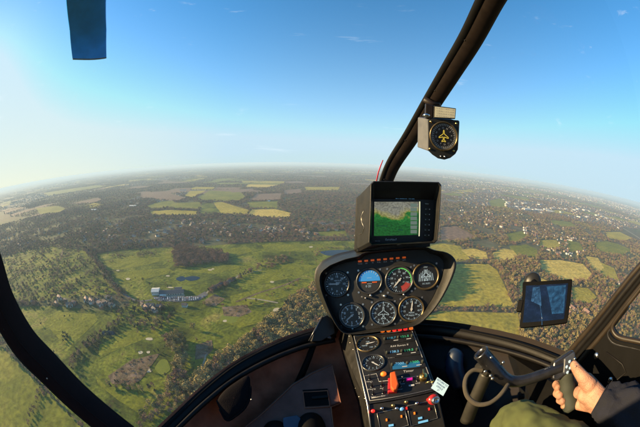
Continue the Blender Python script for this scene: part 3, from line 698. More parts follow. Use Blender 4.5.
mb = MB(); airplane(mb, KP, (cc[0] - cr * .02, cc[1]), cr * .48, .0032, .045); mb.build('aircraft_symbol', M['marksY'], g)
for a, b in ((430.8, 121.6), (456.2, 123.6), (429.8, 148.8), (453.6, 150.8)):
    c = KP.uv(a, b); MB().lathe(KP, c, [(.0028, 0), (.0028, .002), (.0001, .003)], 10).build('screw', M['brass'], cp)
c = KP.uv(444.5, 156.6); MB().lathe(KP, c, [(.0024, 0), (.0024, .003), (.0001, .004)], 10).build('adjuster_screw', M['chrome'], cp)
c = KP.uv(440.6, 156.2); MB().lathe(KP, c, [(.002, 0), (.002, .003), (.0001, .004)], 10).build('adjuster_screw', M['chrome'], cp)
CK = KP.off(.004)
o = MB().prism([CK.p(*q) for q in ((434, 105.6), (456, 108.4), (455.2, 119), (433.6, 118))], CK.N, .001, -.010).build('deviation_card', M['face'], cp, bevel=.001)
MB().prism([CK.p(*q) for q in ((435, 106.7), (455.2, 109.2), (454.5, 118.2), (434.6, 117.2))], CK.N, .0022, .0005).build('card', M['cream'], o)
mb = MB()
for r_ in range(4):
    for k in range(8): c = CK.uv(436.8 + k * 2.3, 108.4 + r_ * 2.5 + k * .26); add_text(mb, CK, *c, ('N', '30', '60', 'E', '120', '150', 'S', '210')[(k + r_ * 3) % 8], .0026, .0026)
mb.build('card_text', M['ink'], o)
MB().hexa([KP.p(*q, .0) for q in ((425.5, 103), (433.6, 105.5), (433, 118.5), (425, 118.5))], [KB.p(*q) for q in ((425, 104), (433, 105.5), (432, 118), (424.5, 118))]).build('mount_bracket', M['bronze'], cp, bevel=.002)
mb = MB(); c0 = pts[28]; mb.tube([shell(424, 99, .955), shell(432, 104, .955), shell(440, 104, .955)], [.010, .011, .006], 12).build('clamp', M['bronze'], cp)
MB().sphere(P(426.5, 115.5, .57), (.008, .008, .004), 12, 8).build('clamp_screw', M['chrome'], cp)

# ================================================================== tablet on suction mount
tb = thing('tablet', 'black tablet with dim chart on its screen held by a suction mount', 'tablet', P(545, 305, .72))
TF = Plane.pts(P(523, 281.5, .72), P(572.5, 279, .70), P(519, 327, .68))
tq = [(523.5, 281.6), (571.5, 278.8), (572.3, 279.6), (567.4, 321.6), (566.5, 322.6), (520.5, 327.4), (519.4, 326.4), (522.6, 282.6)]
MB().prism([TF.p(*q) for q in tq], TF.N, 0, -.010).build('tablet_body', mat('tablet_black', (.002, .002, .002), .5, spec=.08), tb, bevel=.002)
def tab_mat():
    m = bpy.data.materials.new('tablet_chart'); m.use_nodes = True; nt = m.node_tree; b = nt.nodes['Principled BSDF']
    uv = nt.nodes.new('ShaderNodeUVMap'); n = nt.nodes.new('ShaderNodeTexVoronoi'); n.feature = 'DISTANCE_TO_EDGE'; n.inputs['Scale'].default_value = 9
    n3 = nt.nodes.new('ShaderNodeTexNoise'); n3.inputs['Scale'].default_value = 3; n3.inputs['Detail'].default_value = 5
    nt.links.new(uv.outputs[0], n3.inputs['Vector']); mxv = nt.nodes.new('ShaderNodeMix'); mxv.data_type = 'VECTOR'; mxv.inputs[0].default_value = .25
    nt.links.new(uv.outputs[0], mxv.inputs[4]); nt.links.new(n3.outputs['Color'], mxv.inputs[5]); nt.links.new(mxv.outputs[1], n.inputs['Vector'])
    r = nt.nodes.new('ShaderNodeValToRGB'); e = r.color_ramp.elements; e[0].color = (.03, .05, .09, 1); e[1].position = .06; e[1].color = (.008, .02, .05, 1)
    nt.links.new(n.outputs['Distance'], r.inputs[0])
    r2 = nt.nodes.new('ShaderNodeValToRGB'); e = r2.color_ramp.elements; e[0].position = .40; e[0].color = (.2, .25, .35, 1); e[1].position = .62; e[1].color = (1.6, 1.8, 2.2, 1)
    nt.links.new(n3.outputs['Fac'], r2.inputs[0])
    mx = nt.nodes.new('ShaderNodeMix'); mx.data_type = 'RGBA'; mx.blend_type = 'MULTIPLY'; mx.inputs[0].default_value = 1; nt.links.new(r.outputs[0], mx.inputs[6]); nt.links.new(r2.outputs[0], mx.inputs[7])
    nt.links.new(mx.outputs[2], b.inputs['Emission Color']); b.inputs['Emission Strength'].default_value = .12
    b.inputs['Base Color'].default_value = (.004, .005, .008, 1); b.inputs['Roughness'].default_value = .08; b.inputs['Specular IOR Level'].default_value = .5
    return m
s1 = uvquad('tablet_screen', [TF.p(522.6, 322.6, .0005), TF.p(563.8, 318.8, .0005), TF.p(568, 283.2, .0005), TF.p(526, 285.6, .0005)], tab_mat(), tb)
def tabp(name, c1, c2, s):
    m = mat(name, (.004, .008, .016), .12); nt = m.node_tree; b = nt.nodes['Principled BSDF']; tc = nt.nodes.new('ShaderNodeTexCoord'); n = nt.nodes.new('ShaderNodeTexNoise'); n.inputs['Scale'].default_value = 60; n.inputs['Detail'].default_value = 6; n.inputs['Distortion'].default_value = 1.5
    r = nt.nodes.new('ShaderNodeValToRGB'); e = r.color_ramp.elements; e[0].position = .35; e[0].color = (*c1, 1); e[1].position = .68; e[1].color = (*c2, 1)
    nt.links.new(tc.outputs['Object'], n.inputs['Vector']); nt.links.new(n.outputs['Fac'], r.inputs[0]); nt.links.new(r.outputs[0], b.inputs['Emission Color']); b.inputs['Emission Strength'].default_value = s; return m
M['tabpane'] = mat('painted_reflection', (.004, .012, .025), .08, emit=(.03, .14, .32), estr=.16)
M['tabpane2'] = mat('painted_reflection_dark', (.003, .008, .02), .08, emit=(.03, .10, .24), estr=.14)
M['tabpane'] = tabp('painted_reflection', (.01, .04, .09), (.06, .22, .40), .22); M['tabpane2'] = tabp('painted_reflection_dark', (.01, .03, .07), (.10, .26, .45), .22)  # landscape reflections on the glass, painted as glowing blue panes
MB().add([TF.p(552, 314, .0009), TF.p(563.5, 313, .0009), TF.p(566, 285, .0009), TF.p(546.5, 286.3, .0009)], [(0, 1, 2, 3)]).build('painted_reflection', M['tabpane'], s1)
MB().add([TF.p(531, 301, .0009), TF.p(541.5, 306, .0009), TF.p(539.8, 286.5, .0009), TF.p(533, 287, .0009)], [(0, 1, 2, 3)]).build('painted_reflection', M['tabpane2'], s1)
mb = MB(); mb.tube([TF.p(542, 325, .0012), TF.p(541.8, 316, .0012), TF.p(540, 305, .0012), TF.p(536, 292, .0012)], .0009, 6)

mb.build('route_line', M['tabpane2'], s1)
c = P(532.5, 282, .76); SPn = Plane(c, Rv, -ray(532.5, 282))
MB().lathe(SPn, (0, 0), [(.024, -.012), (.027, -.006), (.025, 0), (.018, .003), (.012, .006), (.0001, .007)], 28).build('suction_cup', mat('smoky_rubber', (.015, .015, .014), .4, spec=.3), tb)
MB().tube([P(532.5, 282, .755), P(538, 290, .74), P(545, 303, .72)], [.010, .010, .012], 12).build('mount_arm', M['black'], tb)
MB().box(TF.p(520.2, 306, -.004), (.016, .03, .012), TF.R()).build('holder_clip', M['black'], tb, bevel=.003)

# ================================================================== cyclic control
cy = thing('cyclic_stick', 'grey metal cyclic control with bent cross tube and black hand grip', 'control stick', P(468, 425, .62))
def path(L): return [P(*q) for q in L]
col_pts = [Vector(x) for x in catmull([tuple(p) for p in path([(487, 372, .60), (481, 386, .62), (474, 402, .65), (467, 420, .69)])], 4)]
MB().tube(col_pts, [rpx(p, 6.8) for p in col_pts], 24).build('column', M['greytube'], cy)
tpts = [Vector(x) for x in catmull([tuple(p) for p in path([(481.5, 353.5, .52), (488, 361, .53), (496, 370.5, .54), (503, 377.5, .55), (511, 381.0, .56), (522, 380.8, .565), (537, 376.5, .57), (552, 371, .575), (563, 367, .58)])], 4)]
MB().tube(tpts, [rpx(p, 7.8 if i < 8 else 7.8 - min(2.1, (i - 8) * .22)) for i, p in enumerate(tpts)], 26, cap=False).build('cross_tube', M['tube'], cy)
end = Plane(tpts[0], Rv, (tpts[0] - tpts[1])); r_ = rpx(tpts[0], 7.8)
MB().lathe(end, (0, 0), [(r_, -.002), (r_ * 1.06, .001), (r_ * 1.03, .004), (r_ * .72, .004), (r_ * .66, -.004), (r_ * .62, -.05), (.0001, -.052)], 30).build('tube_collar', M['metal'], cy)
MB().lathe(end, (0, 0), [(r_ * .3, -.04), (r_ * .3, -.012), (.0001, -.010)], 16).build('hinge_pin', M['rubber'], cy)
for a, b in ((485, 371.5), (490.5, 375.8), (492.3, 378.6), (503, 362.5), (491, 357.5)):
    MB().sphere(P(a, b, .517 if a < 500 else .535), .0034, 10, 6).build('bolt', M['screw'], cy)
MB().tube([P(478, 366, .56), P(484, 369.5, .545), P(489, 373, .535)], .009, 10).build('pivot_block', M['greytube'], cy)
ring = [Vector(x) for x in catmull([tuple(p) for p in path([(483, 370.5, .535), (474, 370, .53), (467, 376, .525), (464.8, 386, .52), (468, 397, .52), (477, 404, .52), (488, 403.5, .52), (497, 398, .525), (503.5, 391, .53), (508, 384.5, .545)])], 5)]
MB().tube(ring, [rpx(p, 2.4) for p in ring], 12).build('wiring_loop', M['cable'], cy)
# grip head
GH = Plane.face(565, 368, .585, (575, 364), 15, 0)
MB().prism([GH.p(*q) for q in ((552.5, 362), (570.5, 349.8), (573.6, 351.4), (574.2, 362), (571, 370), (556.8, 380.5), (551.5, 379.4), (551.4, 371))], GH.N, .012, -.030).build('grip_head', M['metal'], cy, bevel=.004)
MB().prism([GH.p(*q) for q in ((562.6, 358.6), (571.8, 352.0), (573.6, 353), (573.6, 362), (570, 369.5), (563.5, 374.5), (561.4, 373))], GH.N, .0175, .010).build('switch_cluster', mat('switch_box', (.03, .035, .05), .4), cy, bevel=.003)
for a, b in ((566, 372), (568.5, 367.5), (571, 363.6), (572.6, 359), (565.2, 366.6), (568, 361.5)):
    c = GH.uv(a, b); MB().lathe(GH, c, [(.0033, .017), (.0033, .021), (.0001, .0225)], 10).build('button', M['tag'] if (a < 570) else M['screw'], cy)
gpth = [Vector(x) for x in catmull([tuple(p) for p in path([(566, 372, .595), (567, 384, .60), (568.5, 396, .605), (571.5, 410, .61)])], 4)]
MB().tube(gpth, [rpx(p, 7.8) * (1 + .05 * sin(i * 1.4)) for i, p in enumerate(gpth)], 20).build('hand_grip', M['rubber'], cy)

# ================================================================== pilot: hand, sleeve and leg in view
pl = thing('person', 'pilot in navy sleeve and olive trousers gripping the control stick', 'person', P(620, 427, .6))
def cap(mb, a, b, ra, rb, seg=14):
    a, b = Vector(a), Vector(b); n = 6; ps = []; rs = []
    t = (b - a).normalized()
    for k in range(4): x = (k / 4) * pi / 2; ps.append(a - t * ra * cos(x)); rs.append(max(.0004, ra * sin(x)))
    for k in range(n + 1): ps.append(a.lerp(b, k / n)); rs.append(ra + (rb - ra) * k / n)
    for k in range(1, 5): x = (k / 4) * pi / 2; ps.append(b + t * rb * sin(x)); rs.append(max(.0004, rb * cos(x)))
    mb.tube(ps, rs, seg)
hand = MB()
def fing(pts_, rs):
    pts_ = [P(*q) for q in pts_]
    for i in range(len(pts_) - 1): cap(hand, pts_[i], pts_[i + 1], rs[i], rs[i + 1])
# forearm end + wrist + palm heel
fing([(628, 412, .585), (606, 403, .580), (594, 398, .580)], [.027, .0245, .023])
fing([(603, 401, .575), (589, 389, .575)], [.020, .019]); fing([(600, 407, .585), (586, 401, .590)], [.018, .016])
fing([(597, 395, .575), (586, 381, .572)], [.019, .0165]); fing([(592, 404, .59), (580, 404, .60)], [.017, .013])
fing([(592, 390, .59), (578, 392, .60)], [.017, .014]); fing([(596, 400, .575), (584, 394, .578)], [.018, .016])
# thumb up along the grip
fing([(590, 386, .565), (582, 376.5, .560), (576.5, 369, .562), (573.6, 364.6, .567)], [.0160, .0125, .0105, .0088])
# fingers round the far side of the grip, tips showing on the near side
fing([(588, 384, .605), (575, 381, .635), (561, 381, .632), (555.8, 384, .615), (557.5, 387.4, .598)], [.013, .0105, .0095, .0090, .0082])
fing([(588, 390, .605), (576, 389, .638), (562, 389.6, .632), (556.6, 392.6, .612), (560, 395.8, .592)], [.013, .0105, .0098, .0094, .0086])
fing([(588, 396, .605), (578, 397, .638), (565, 397.5, .630), (559.6, 399.4, .610), (562.6, 401.4, .594)], [.013, .0105, .0094, .0090, .0080])
fing([(588, 402, .605), (580, 404, .632), (569, 404.5, .625), (563.6, 405.4, .608), (564.5, 405.6, .600)], [.012, .0090, .0080, .0076, .0070])
ho = hand.build('hand', M['skin'], pl)
rm = ho.modifiers.new('join', 'REMESH'); rm.mode = 'VOXEL'; rm.voxel_size = .0018; rm.use_smooth_shade = True
sm_ = ho.modifiers.new('smooth', 'SMOOTH'); sm_.factor = .6; sm_.iterations = 5
MB().sphere(P(575.2, 366.6, .5545), (.0042, .0024, .0052), 12, 8, GH.R()).build('thumbnail', M['nail'], pl)

def cloth_tube(pts_, rs, seg, amp, seed, sc=28):
    """a sleeve or trouser leg with real folds"""
    mb = MB(); mb.tube(pts_, rs, seg)
    for i, v in enumerate(mb.v):
        n1 = noise.noise(Vector((v.x * sc, v.y * sc * .6, v.z * sc)) + Vector((seed, 0, 0))); n2 = noise.noise(v * sc * 2.6 + Vector((0, seed, 0)))
        ring_i = min(i // seg, len(pts_) - 1); c = Vector(pts_[ring_i]); d = (v - c)
        if d.length > 1e-6: mb.v[i] = c + d * (1 + amp * (n1 * 1.3 + n2 * .5))
    return mb
slp = [Vector(x) for x in catmull([tuple(p) for p in path([(599.5, 399.5, .58), (604, 401.5, .58), (616, 407, .585), (640, 416, .58), (680, 432, .56), (740, 452, .52)])], 8)]
srs = [ .0255 + .0013 * i if i < 12 else .041 + .0006 * (i - 12) for i in range(len(slp))]
cloth_tube(slp, srs, 64, .22, 3, 34).build('sleeve', M['navy'], pl)
cu = slp[1]; MB().tube([slp[0], slp[0].lerp(slp[3], .5), slp[3]], [.0285, .0295, .029], 28).build('cuff', M['navy'], pl)
lg = [Vector(x) for x in catmull([tuple(p) for p in path([(502, 475, .80), (504, 442, .74), (509, 424, .67), (519, 418, .64), (536, 430, .60), (560, 448, .56), (600, 482, .52)])], 7)]
lrs = [.045 + (.066 - .045) * min(1, i / 14) if i < 20 else .066 + .0007 * (i - 20) for i in range(len(lg))]
lrs = [r * .66 for r in lrs]
cloth_tube(lg, lrs, 80, .17, 9, 30).build('trouser_leg', M['olive'], pl)
MB().tube([lg[i] + ((-lg[i].normalized()) * .72 + Uv * .69).normalized() * lrs[i] * 1.02 for i in range(10, len(lg) - 2)], .0016, 8).build('trouser_seam', mat('seam_thread', (.05, .055, .02), .9), pl)
# pilot's shoes / pedals
def shoe(name, label, pts_, rs, m, lace=None):
    t_ = thing(name, label, 'shoe', P(*pts_[0]), group=None)
    ps = [P(*q) for q in pts_]; mb = MB(); mb.tube([Vector(x) for x in catmull([tuple(p) for p in ps], 5)], [rs[min(len(rs) - 1, int(i / 5))] + (rs[min(len(rs) - 1, int(i / 5) + 1)] - rs[min(len(rs) - 1, int(i / 5))]) * (i % 5) / 5 for i in range((len(ps) - 1) * 5 + 1)], 24)
    mb.build('upper', m, t_); return t_
pd = thing('rudder_pedal', 'dark blue rubber foot pedal on its arm beyond the cyclic column', 'pedal', P(470, 425, .95))
pdp = [Vector(x) for x in catmull([tuple(p) for p in path([(459, 349.5, .86), (455, 357, .86), (454.5, 370, .86), (460, 385, .88)])], 4)]
MB().tube(pdp, [rpx(p, r) for p, r in zip(pdp, [3, 6, 7.6, 8.2, 8.5, 8.8, 9, 9, 9, 9, 9, 9, 9])], 20).build('pedal_pad', M['bluedark'], pd)
MB().tube(path([(460, 384, .88), (466, 405, .95), (472, 430, 1.0)]), .013, 12).build('pedal_arm', M['black'], pd)
for (x, y, lab) in ((277, 432, 'rounded black shoe toe beside the floor mat, farther from the console'), (312, 424, 'rounded black shoe toe close to the console base')):
    t_ = thing('black_shoe', lab, 'shoe', P(x, y + 20, .84), group='passenger shoes on the cabin floor')
    L = [(x - 2, y - 9, .855), (x - 1, y - 1, .83), (x, y + 12, .80), (x + 1, y + 30, .76)]
    q_ = [Vector(v) for v in catmull([tuple(P(*a)) for a in L], 4)]
    R_ = [.006, .020, .029, .035, .038, .040, .041, .042, .042, .042, .043, .043, .044]
    MB().tube(q_, R_, 24).build('shoe_upper', M['black'], t_)
    MB().tube([v + Vector((0, 0, -.026)) for v in q_], [r * 1.02 for r in R_], 24).build('sole', M['rubber'], t_)
mp = Plane.face(292, 421, .815, (305, 419), 0, -20)
o = MB().prism([mp.p(*q) for q in ((283, 418), (297, 415.5), (301, 419), (300, 440), (284, 440))], mp.N, .006).build('floor_light_patch', M['floorlight'], None, bevel=.003)  # slab stands in for pale blue light on the floor, put into colour
tag(o, 'blue-grey patch of painted floor light between the two black shoes', 'floor light')

# ================================================================== rotor blade overhead
rb = thing('rotor_blade', 'blue-grey main rotor blade tip pointing down into the sky', 'rotor blade', P(86, -60, 3.2))
b0 = [P(106.5, 57.0, 5.0), P(106.5, 30, 4.6), P(106, 0, 4.2), P(105, -60, 3.4)]; b1 = [P(72.5, 58.5, 5.0), P(69.5, 30, 4.6), P(66, 0, 4.2), P(60, -60, 3.4)]
loops = []
for a, b in zip(b0, b1):
    ch = b - a; nrm = ch.cross(b0[-1] - b0[0]).normalized(); L = []
    for k in range(20):
        t = k / 20 * 2 * pi; x = .5 - .5 * cos(t); th = .06 * sin(t) * (1.6 * sqrt(max(0, x)) * (1 - x) + .12); L.append(a + ch * x + nrm * ch.length * th * 1.0)
    loops.append(L)
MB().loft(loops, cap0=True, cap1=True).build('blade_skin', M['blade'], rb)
tipc = [[q_ + (loops[0][i] - loops[1][i]).normalized() * s for i, q_ in enumerate(loops[0])] for s in (0, .035)]
MB().loft(tipc, cap0=True, cap1=True).build('tip_cap', mat('tip_paint', (.22, .27, .32), .5), rb)
#@@SPLIT
EXPOSURE = 1.3
HAZE = 8.5e-5
rng = np.random.default_rng(11)
# ================================================================== the country below
def pixv(x, y, z=-H):
    v = np.stack([x, y, np.full_like(x, z)], 1); v /= np.linalg.norm(v, axis=1)[:, None]
    c = v @ np.array(Fv); a = v @ np.array(Rv); b = v @ np.array(Uv)
    th = np.arccos(np.clip(c, -1, 1)); s = np.hypot(a, b) + 1e-12; r = 2 * np.sin(th / 2) * FPX
    return 320 + r * a / s, 213.5 - r * b / s
def inpoly(px, py, poly):
    r = np.zeros(len(px), bool); n = len(poly); j = n - 1
    for i in range(n):
        xi, yi = poly[i]; xj, yj = poly[j]
        if yi != yj: r ^= ((yi > py) != (yj > py)) & (px < (xj - xi) * (py - yi) / (yj - yi) + xi)
        j = i
    return r
def dens(poly, k=3):
    out = []
    for i in range(len(poly)):
        a, b = poly[i], poly[(i + 1) % len(poly)]
        for t in range(k): out.append((a[0] + (b[0] - a[0]) * t / k, a[1] + (b[1] - a[1]) * t / k))
    return out

def ground_mat(name, cols, scale=.012, bump=1.0, stripes=0.0, rough=.95, fine=.35):
    """grass or earth: mottled at several sizes, with gentle relief"""
    m = bpy.data.materials.new(name); m.use_nodes = True; nt = m.node_tree; b = nt.nodes['Principled BSDF']; b.inputs['Roughness'].default_value = rough; b.inputs['Specular IOR Level'].default_value = .1
    tc = nt.nodes.new('ShaderNodeTexCoord')
    n1 = nt.nodes.new('ShaderNodeTexNoise'); n1.inputs['Scale'].default_value = scale; n1.inputs['Detail'].default_value = 9; n1.inputs['Roughness'].default_value = .62; n1.inputs['Distortion'].default_value = .6
    nt.links.new(tc.outputs['Object'], n1.inputs['Vector'])
    r = nt.nodes.new('ShaderNodeValToRGB'); e = r.color_ramp.elements; k = len(cols)
    e[0].position = .32; e[0].color = (*cols[0], 1); e[1].position = .68; e[1].color = (*cols[-1], 1)
    for i in range(1, k - 1): x = e.new(.32 + .36 * i / (k - 1)); x.color = (*cols[i], 1)
    nt.links.new(n1.outputs['Fac'], r.inputs[0])
    n2 = nt.nodes.new('ShaderNodeTexNoise'); n2.inputs['Scale'].default_value = scale * 14; n2.inputs['Detail'].default_value = 5
    nt.links.new(tc.outputs['Object'], n2.inputs['Vector'])
    mr = nt.nodes.new('ShaderNodeMapRange'); mr.inputs[1].default_value = .3; mr.inputs[2].default_value = .7; mr.inputs[3].default_value = 1 - fine; mr.inputs[4].default_value = 1 + fine
    nt.links.new(n2.outputs['Fac'], mr.inputs[0])
    mx = nt.nodes.new('ShaderNodeMix'); mx.data_type = 'RGBA'; mx.blend_type = 'MULTIPLY'; mx.inputs[0].default_value = 1
    nt.links.new(r.outputs[0], mx.inputs[6]); nt.links.new(mr.outputs[0], mx.inputs[7]); last = mx.outputs[2]
    if stripes:
        wv = nt.nodes.new('ShaderNodeTexWave'); wv.inputs['Scale'].default_value = .009; wv.inputs['Distortion'].default_value = 1.2; wv.inputs['Detail'].default_value = 2
        mp_ = nt.nodes.new('ShaderNodeMapping'); mp_.inputs['Rotation'].default_value = (0, 0, rng.uniform(0, 3)); nt.links.new(tc.outputs['Object'], mp_.inputs[0]); nt.links.new(mp_.outputs[0], wv.inputs[0])
        m3_ = nt.nodes.new('ShaderNodeMapRange'); m3_.inputs[3].default_value = 1 - stripes; m3_.inputs[4].default_value = 1 + stripes; nt.links.new(wv.outputs['Fac'], m3_.inputs[0])
        m4 = nt.nodes.new('ShaderNodeMix'); m4.data_type = 'RGBA'; m4.blend_type = 'MULTIPLY'; m4.inputs[0].default_value = 1; nt.links.new(last, m4.inputs[6]); nt.links.new(m3_.outputs[0], m4.inputs[7]); last = m4.outputs[2]
    nt.links.new(last, b.inputs['Base Color'])
    n3 = nt.nodes.new('ShaderNodeTexNoise'); n3.inputs['Scale'].default_value = .018; n3.inputs['Detail'].default_value = 6; n3.inputs['Roughness'].default_value = .55; nt.links.new(tc.outputs['Object'], n3.inputs['Vector'])
    bp = nt.nodes.new('ShaderNodeBump'); bp.inputs['Strength'].default_value = bump; bp.inputs['Distance'].default_value = 5.0; nt.links.new(n3.outputs['Fac'], bp.inputs['Height']); nt.links.new(bp.outputs[0], b.inputs['Normal'])
    return m
GM = {
 'wood': ground_mat('woodland_floor', [(.06, .048, .026), (.11, .08, .045), (.11, .11, .03), (.15, .14, .035)], .012, .6),
 'golf': ground_mat('golf_rough', [(.030, .034, .005), (.062, .082, .008), (.135, .155, .014), (.20, .175, .04)], .010, 1.0, fine=.5),
 'fair': ground_mat('golf_fairway', [(.105, .12, .009), (.15, .16, .013), (.18, .18, .02)], .012, .9, .05),
 'green': ground_mat('putting_green', [(.13, .165, .02), (.17, .19, .03)], .03, .4, fine=.12),
 'field': ground_mat('pasture', [(.10, .115, .012), (.155, .16, .017), (.22, .20, .03)], .006, .7, .06),
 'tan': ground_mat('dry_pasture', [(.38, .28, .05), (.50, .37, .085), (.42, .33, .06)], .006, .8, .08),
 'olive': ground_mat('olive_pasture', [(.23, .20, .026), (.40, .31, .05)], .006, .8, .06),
 'earth': ground_mat('ploughed_earth', [(.16, .105, .07), (.21, .14, .095)], .004, .5, .06),
 'scrub': ground_mat('heath_scrub', [(.055, .045, .022), (.14, .10, .06), (.24, .17, .12)], .05, 1.0, fine=.6),
 'sand': ground_mat('bunker_sand', [(.42, .36, .24), (.5, .44, .3)], .1, .3, fine=.1),
 'tarmac': ground_mat('tarmac', [(.10, .10, .105), (.15, .145, .14)], .05, .1, fine=.1),
 'pale': ground_mat('pale_track', [(.22, .2, .15), (.3, .27, .2)], .03, .2, fine=.2),
}
wm = mat('pond_water', (.004, .010, .018), .15, spec=.12); GM['water'] = wm

NZ = [0]
def sheet(name, poly, m, label=None, lift=.3, k=3):
    NZ[0] += 1
    pts_ = [G(a, b) for a, b in dens(poly, k)]
    z = -H + lift * .12 + NZ[0] * .004
    c = Vector((sum(p[0] for p in pts_) / len(pts_), sum(p[1] for p in pts_) / len(pts_), z))
    me = bpy.data.meshes.new(name); me.from_pydata([(x - c.x, y - c.y, 0) for x, y in pts_], [], [tuple(range(len(pts_)))]); me.update()
    if me.polygons[0].normal.z < 0: me.flip_normals()
    me.materials.append(GM[m]); o = bpy.data.objects.new(name, me); COL.objects.link(o); o.location = c; o['kind'] = 'structure'
    if label: o['label'] = label; o['category'] = name.replace('_', ' ')
    return o
def ribbon(name, line, width, m, label=None, lift=.5):
    L = [Vector(G(a, b)) for a, b in line]; L = [Vector(x) for x in catmull([tuple(p) for p in L], 6)]; NZ[0] += 1
    c = L[0]; vs = []; z = -H + lift * .12 + NZ[0] * .004
    for i, p in enumerate(L):
        t = (L[min(i + 1, len(L) - 1)] - L[max(i - 1, 0)]).normalized(); n_ = Vector((-t.y, t.x)) * width / 2; vs += [(p.x - c.x + n_.x, p.y - c.y + n_.y, 0), (p.x - c.x - n_.x, p.y - c.y - n_.y, 0)]
    me = bpy.data.meshes.new(name); me.from_pydata(vs, [], [(2 * i, 2 * i + 1, 2 * i + 3, 2 * i + 2) for i in range(len(L) - 1)]); me.materials.append(GM[m]); me.update()
    o = bpy.data.objects.new(name, me); COL.objects.link(o); o.location = (c.x, c.y, z); o['kind'] = 'structure'
    if label: o['label'] = label; o['category'] = name.replace('_', ' ')
    return o

# ground sheet out to the horizon
gm_ = ground_mat('far_ground', [(.07, .062, .035), (.095, .082, .047), (.075, .085, .03), (.11, .10, .055)], .0009, .3)
me = bpy.data.meshes.new('ground'); n_ = 48; vs_ = [(0, -4000, 0)] + [(58000 * sin(radians(-178 + 356 * i / n_)), 58000 * cos(radians(-178 + 356 * i / n_)), 0) for i in range(n_ + 1)]
me.from_pydata(vs_, [], [(0, i + 2, i + 1) for i in range(n_)]); me.update(); me.materials.append(gm_)
gd = bpy.data.objects.new('ground', me); COL.objects.link(gd); gd.location = (0, 0, -H); gd['kind'] = 'structure'

GOLF = [(92, 255), (120, 250), (150, 248), (205, 246), (262, 242), (320, 240.5), (356, 241), (360, 262), (330, 300), (310, 315), (262, 338), (235, 358), (215, 375), (200, 388), (187, 396), (185, 440), (120, 452), (85, 428), (52, 395), (25, 365), (4, 335), (0, 308), (33, 306), (60, 306), (100, 311), (130, 306), (128, 296), (110, 278), (98, 264)]
LEFTG = [(-6, 262), (20, 252), (50, 246), (84, 250), (95, 262), (105, 280), (118, 294), (80, 296), (30, 302), (0, 300)]
DOORF = [(-30, 330), (0, 345), (40, 385), (75, 420), (110, 452), (60, 470), (0, 450), (-40, 400)]
clear = []   # px polygons without trees
def field(name, poly, m, label, lift=.3, c=True, k=3):
    if c: clear.append(poly)
    return sheet(name, poly, m, label, lift, k)
field('golf_course', GOLF, 'golf', 'mottled green golf course running across the middle of the valley', .2)
field('golf_course', LEFTG, 'golf', 'hazy green golf holes split by many tree rows beyond the large houses', .2, False)
field('field', DOORF, 'field', 'green pasture seen through the door window', .2)
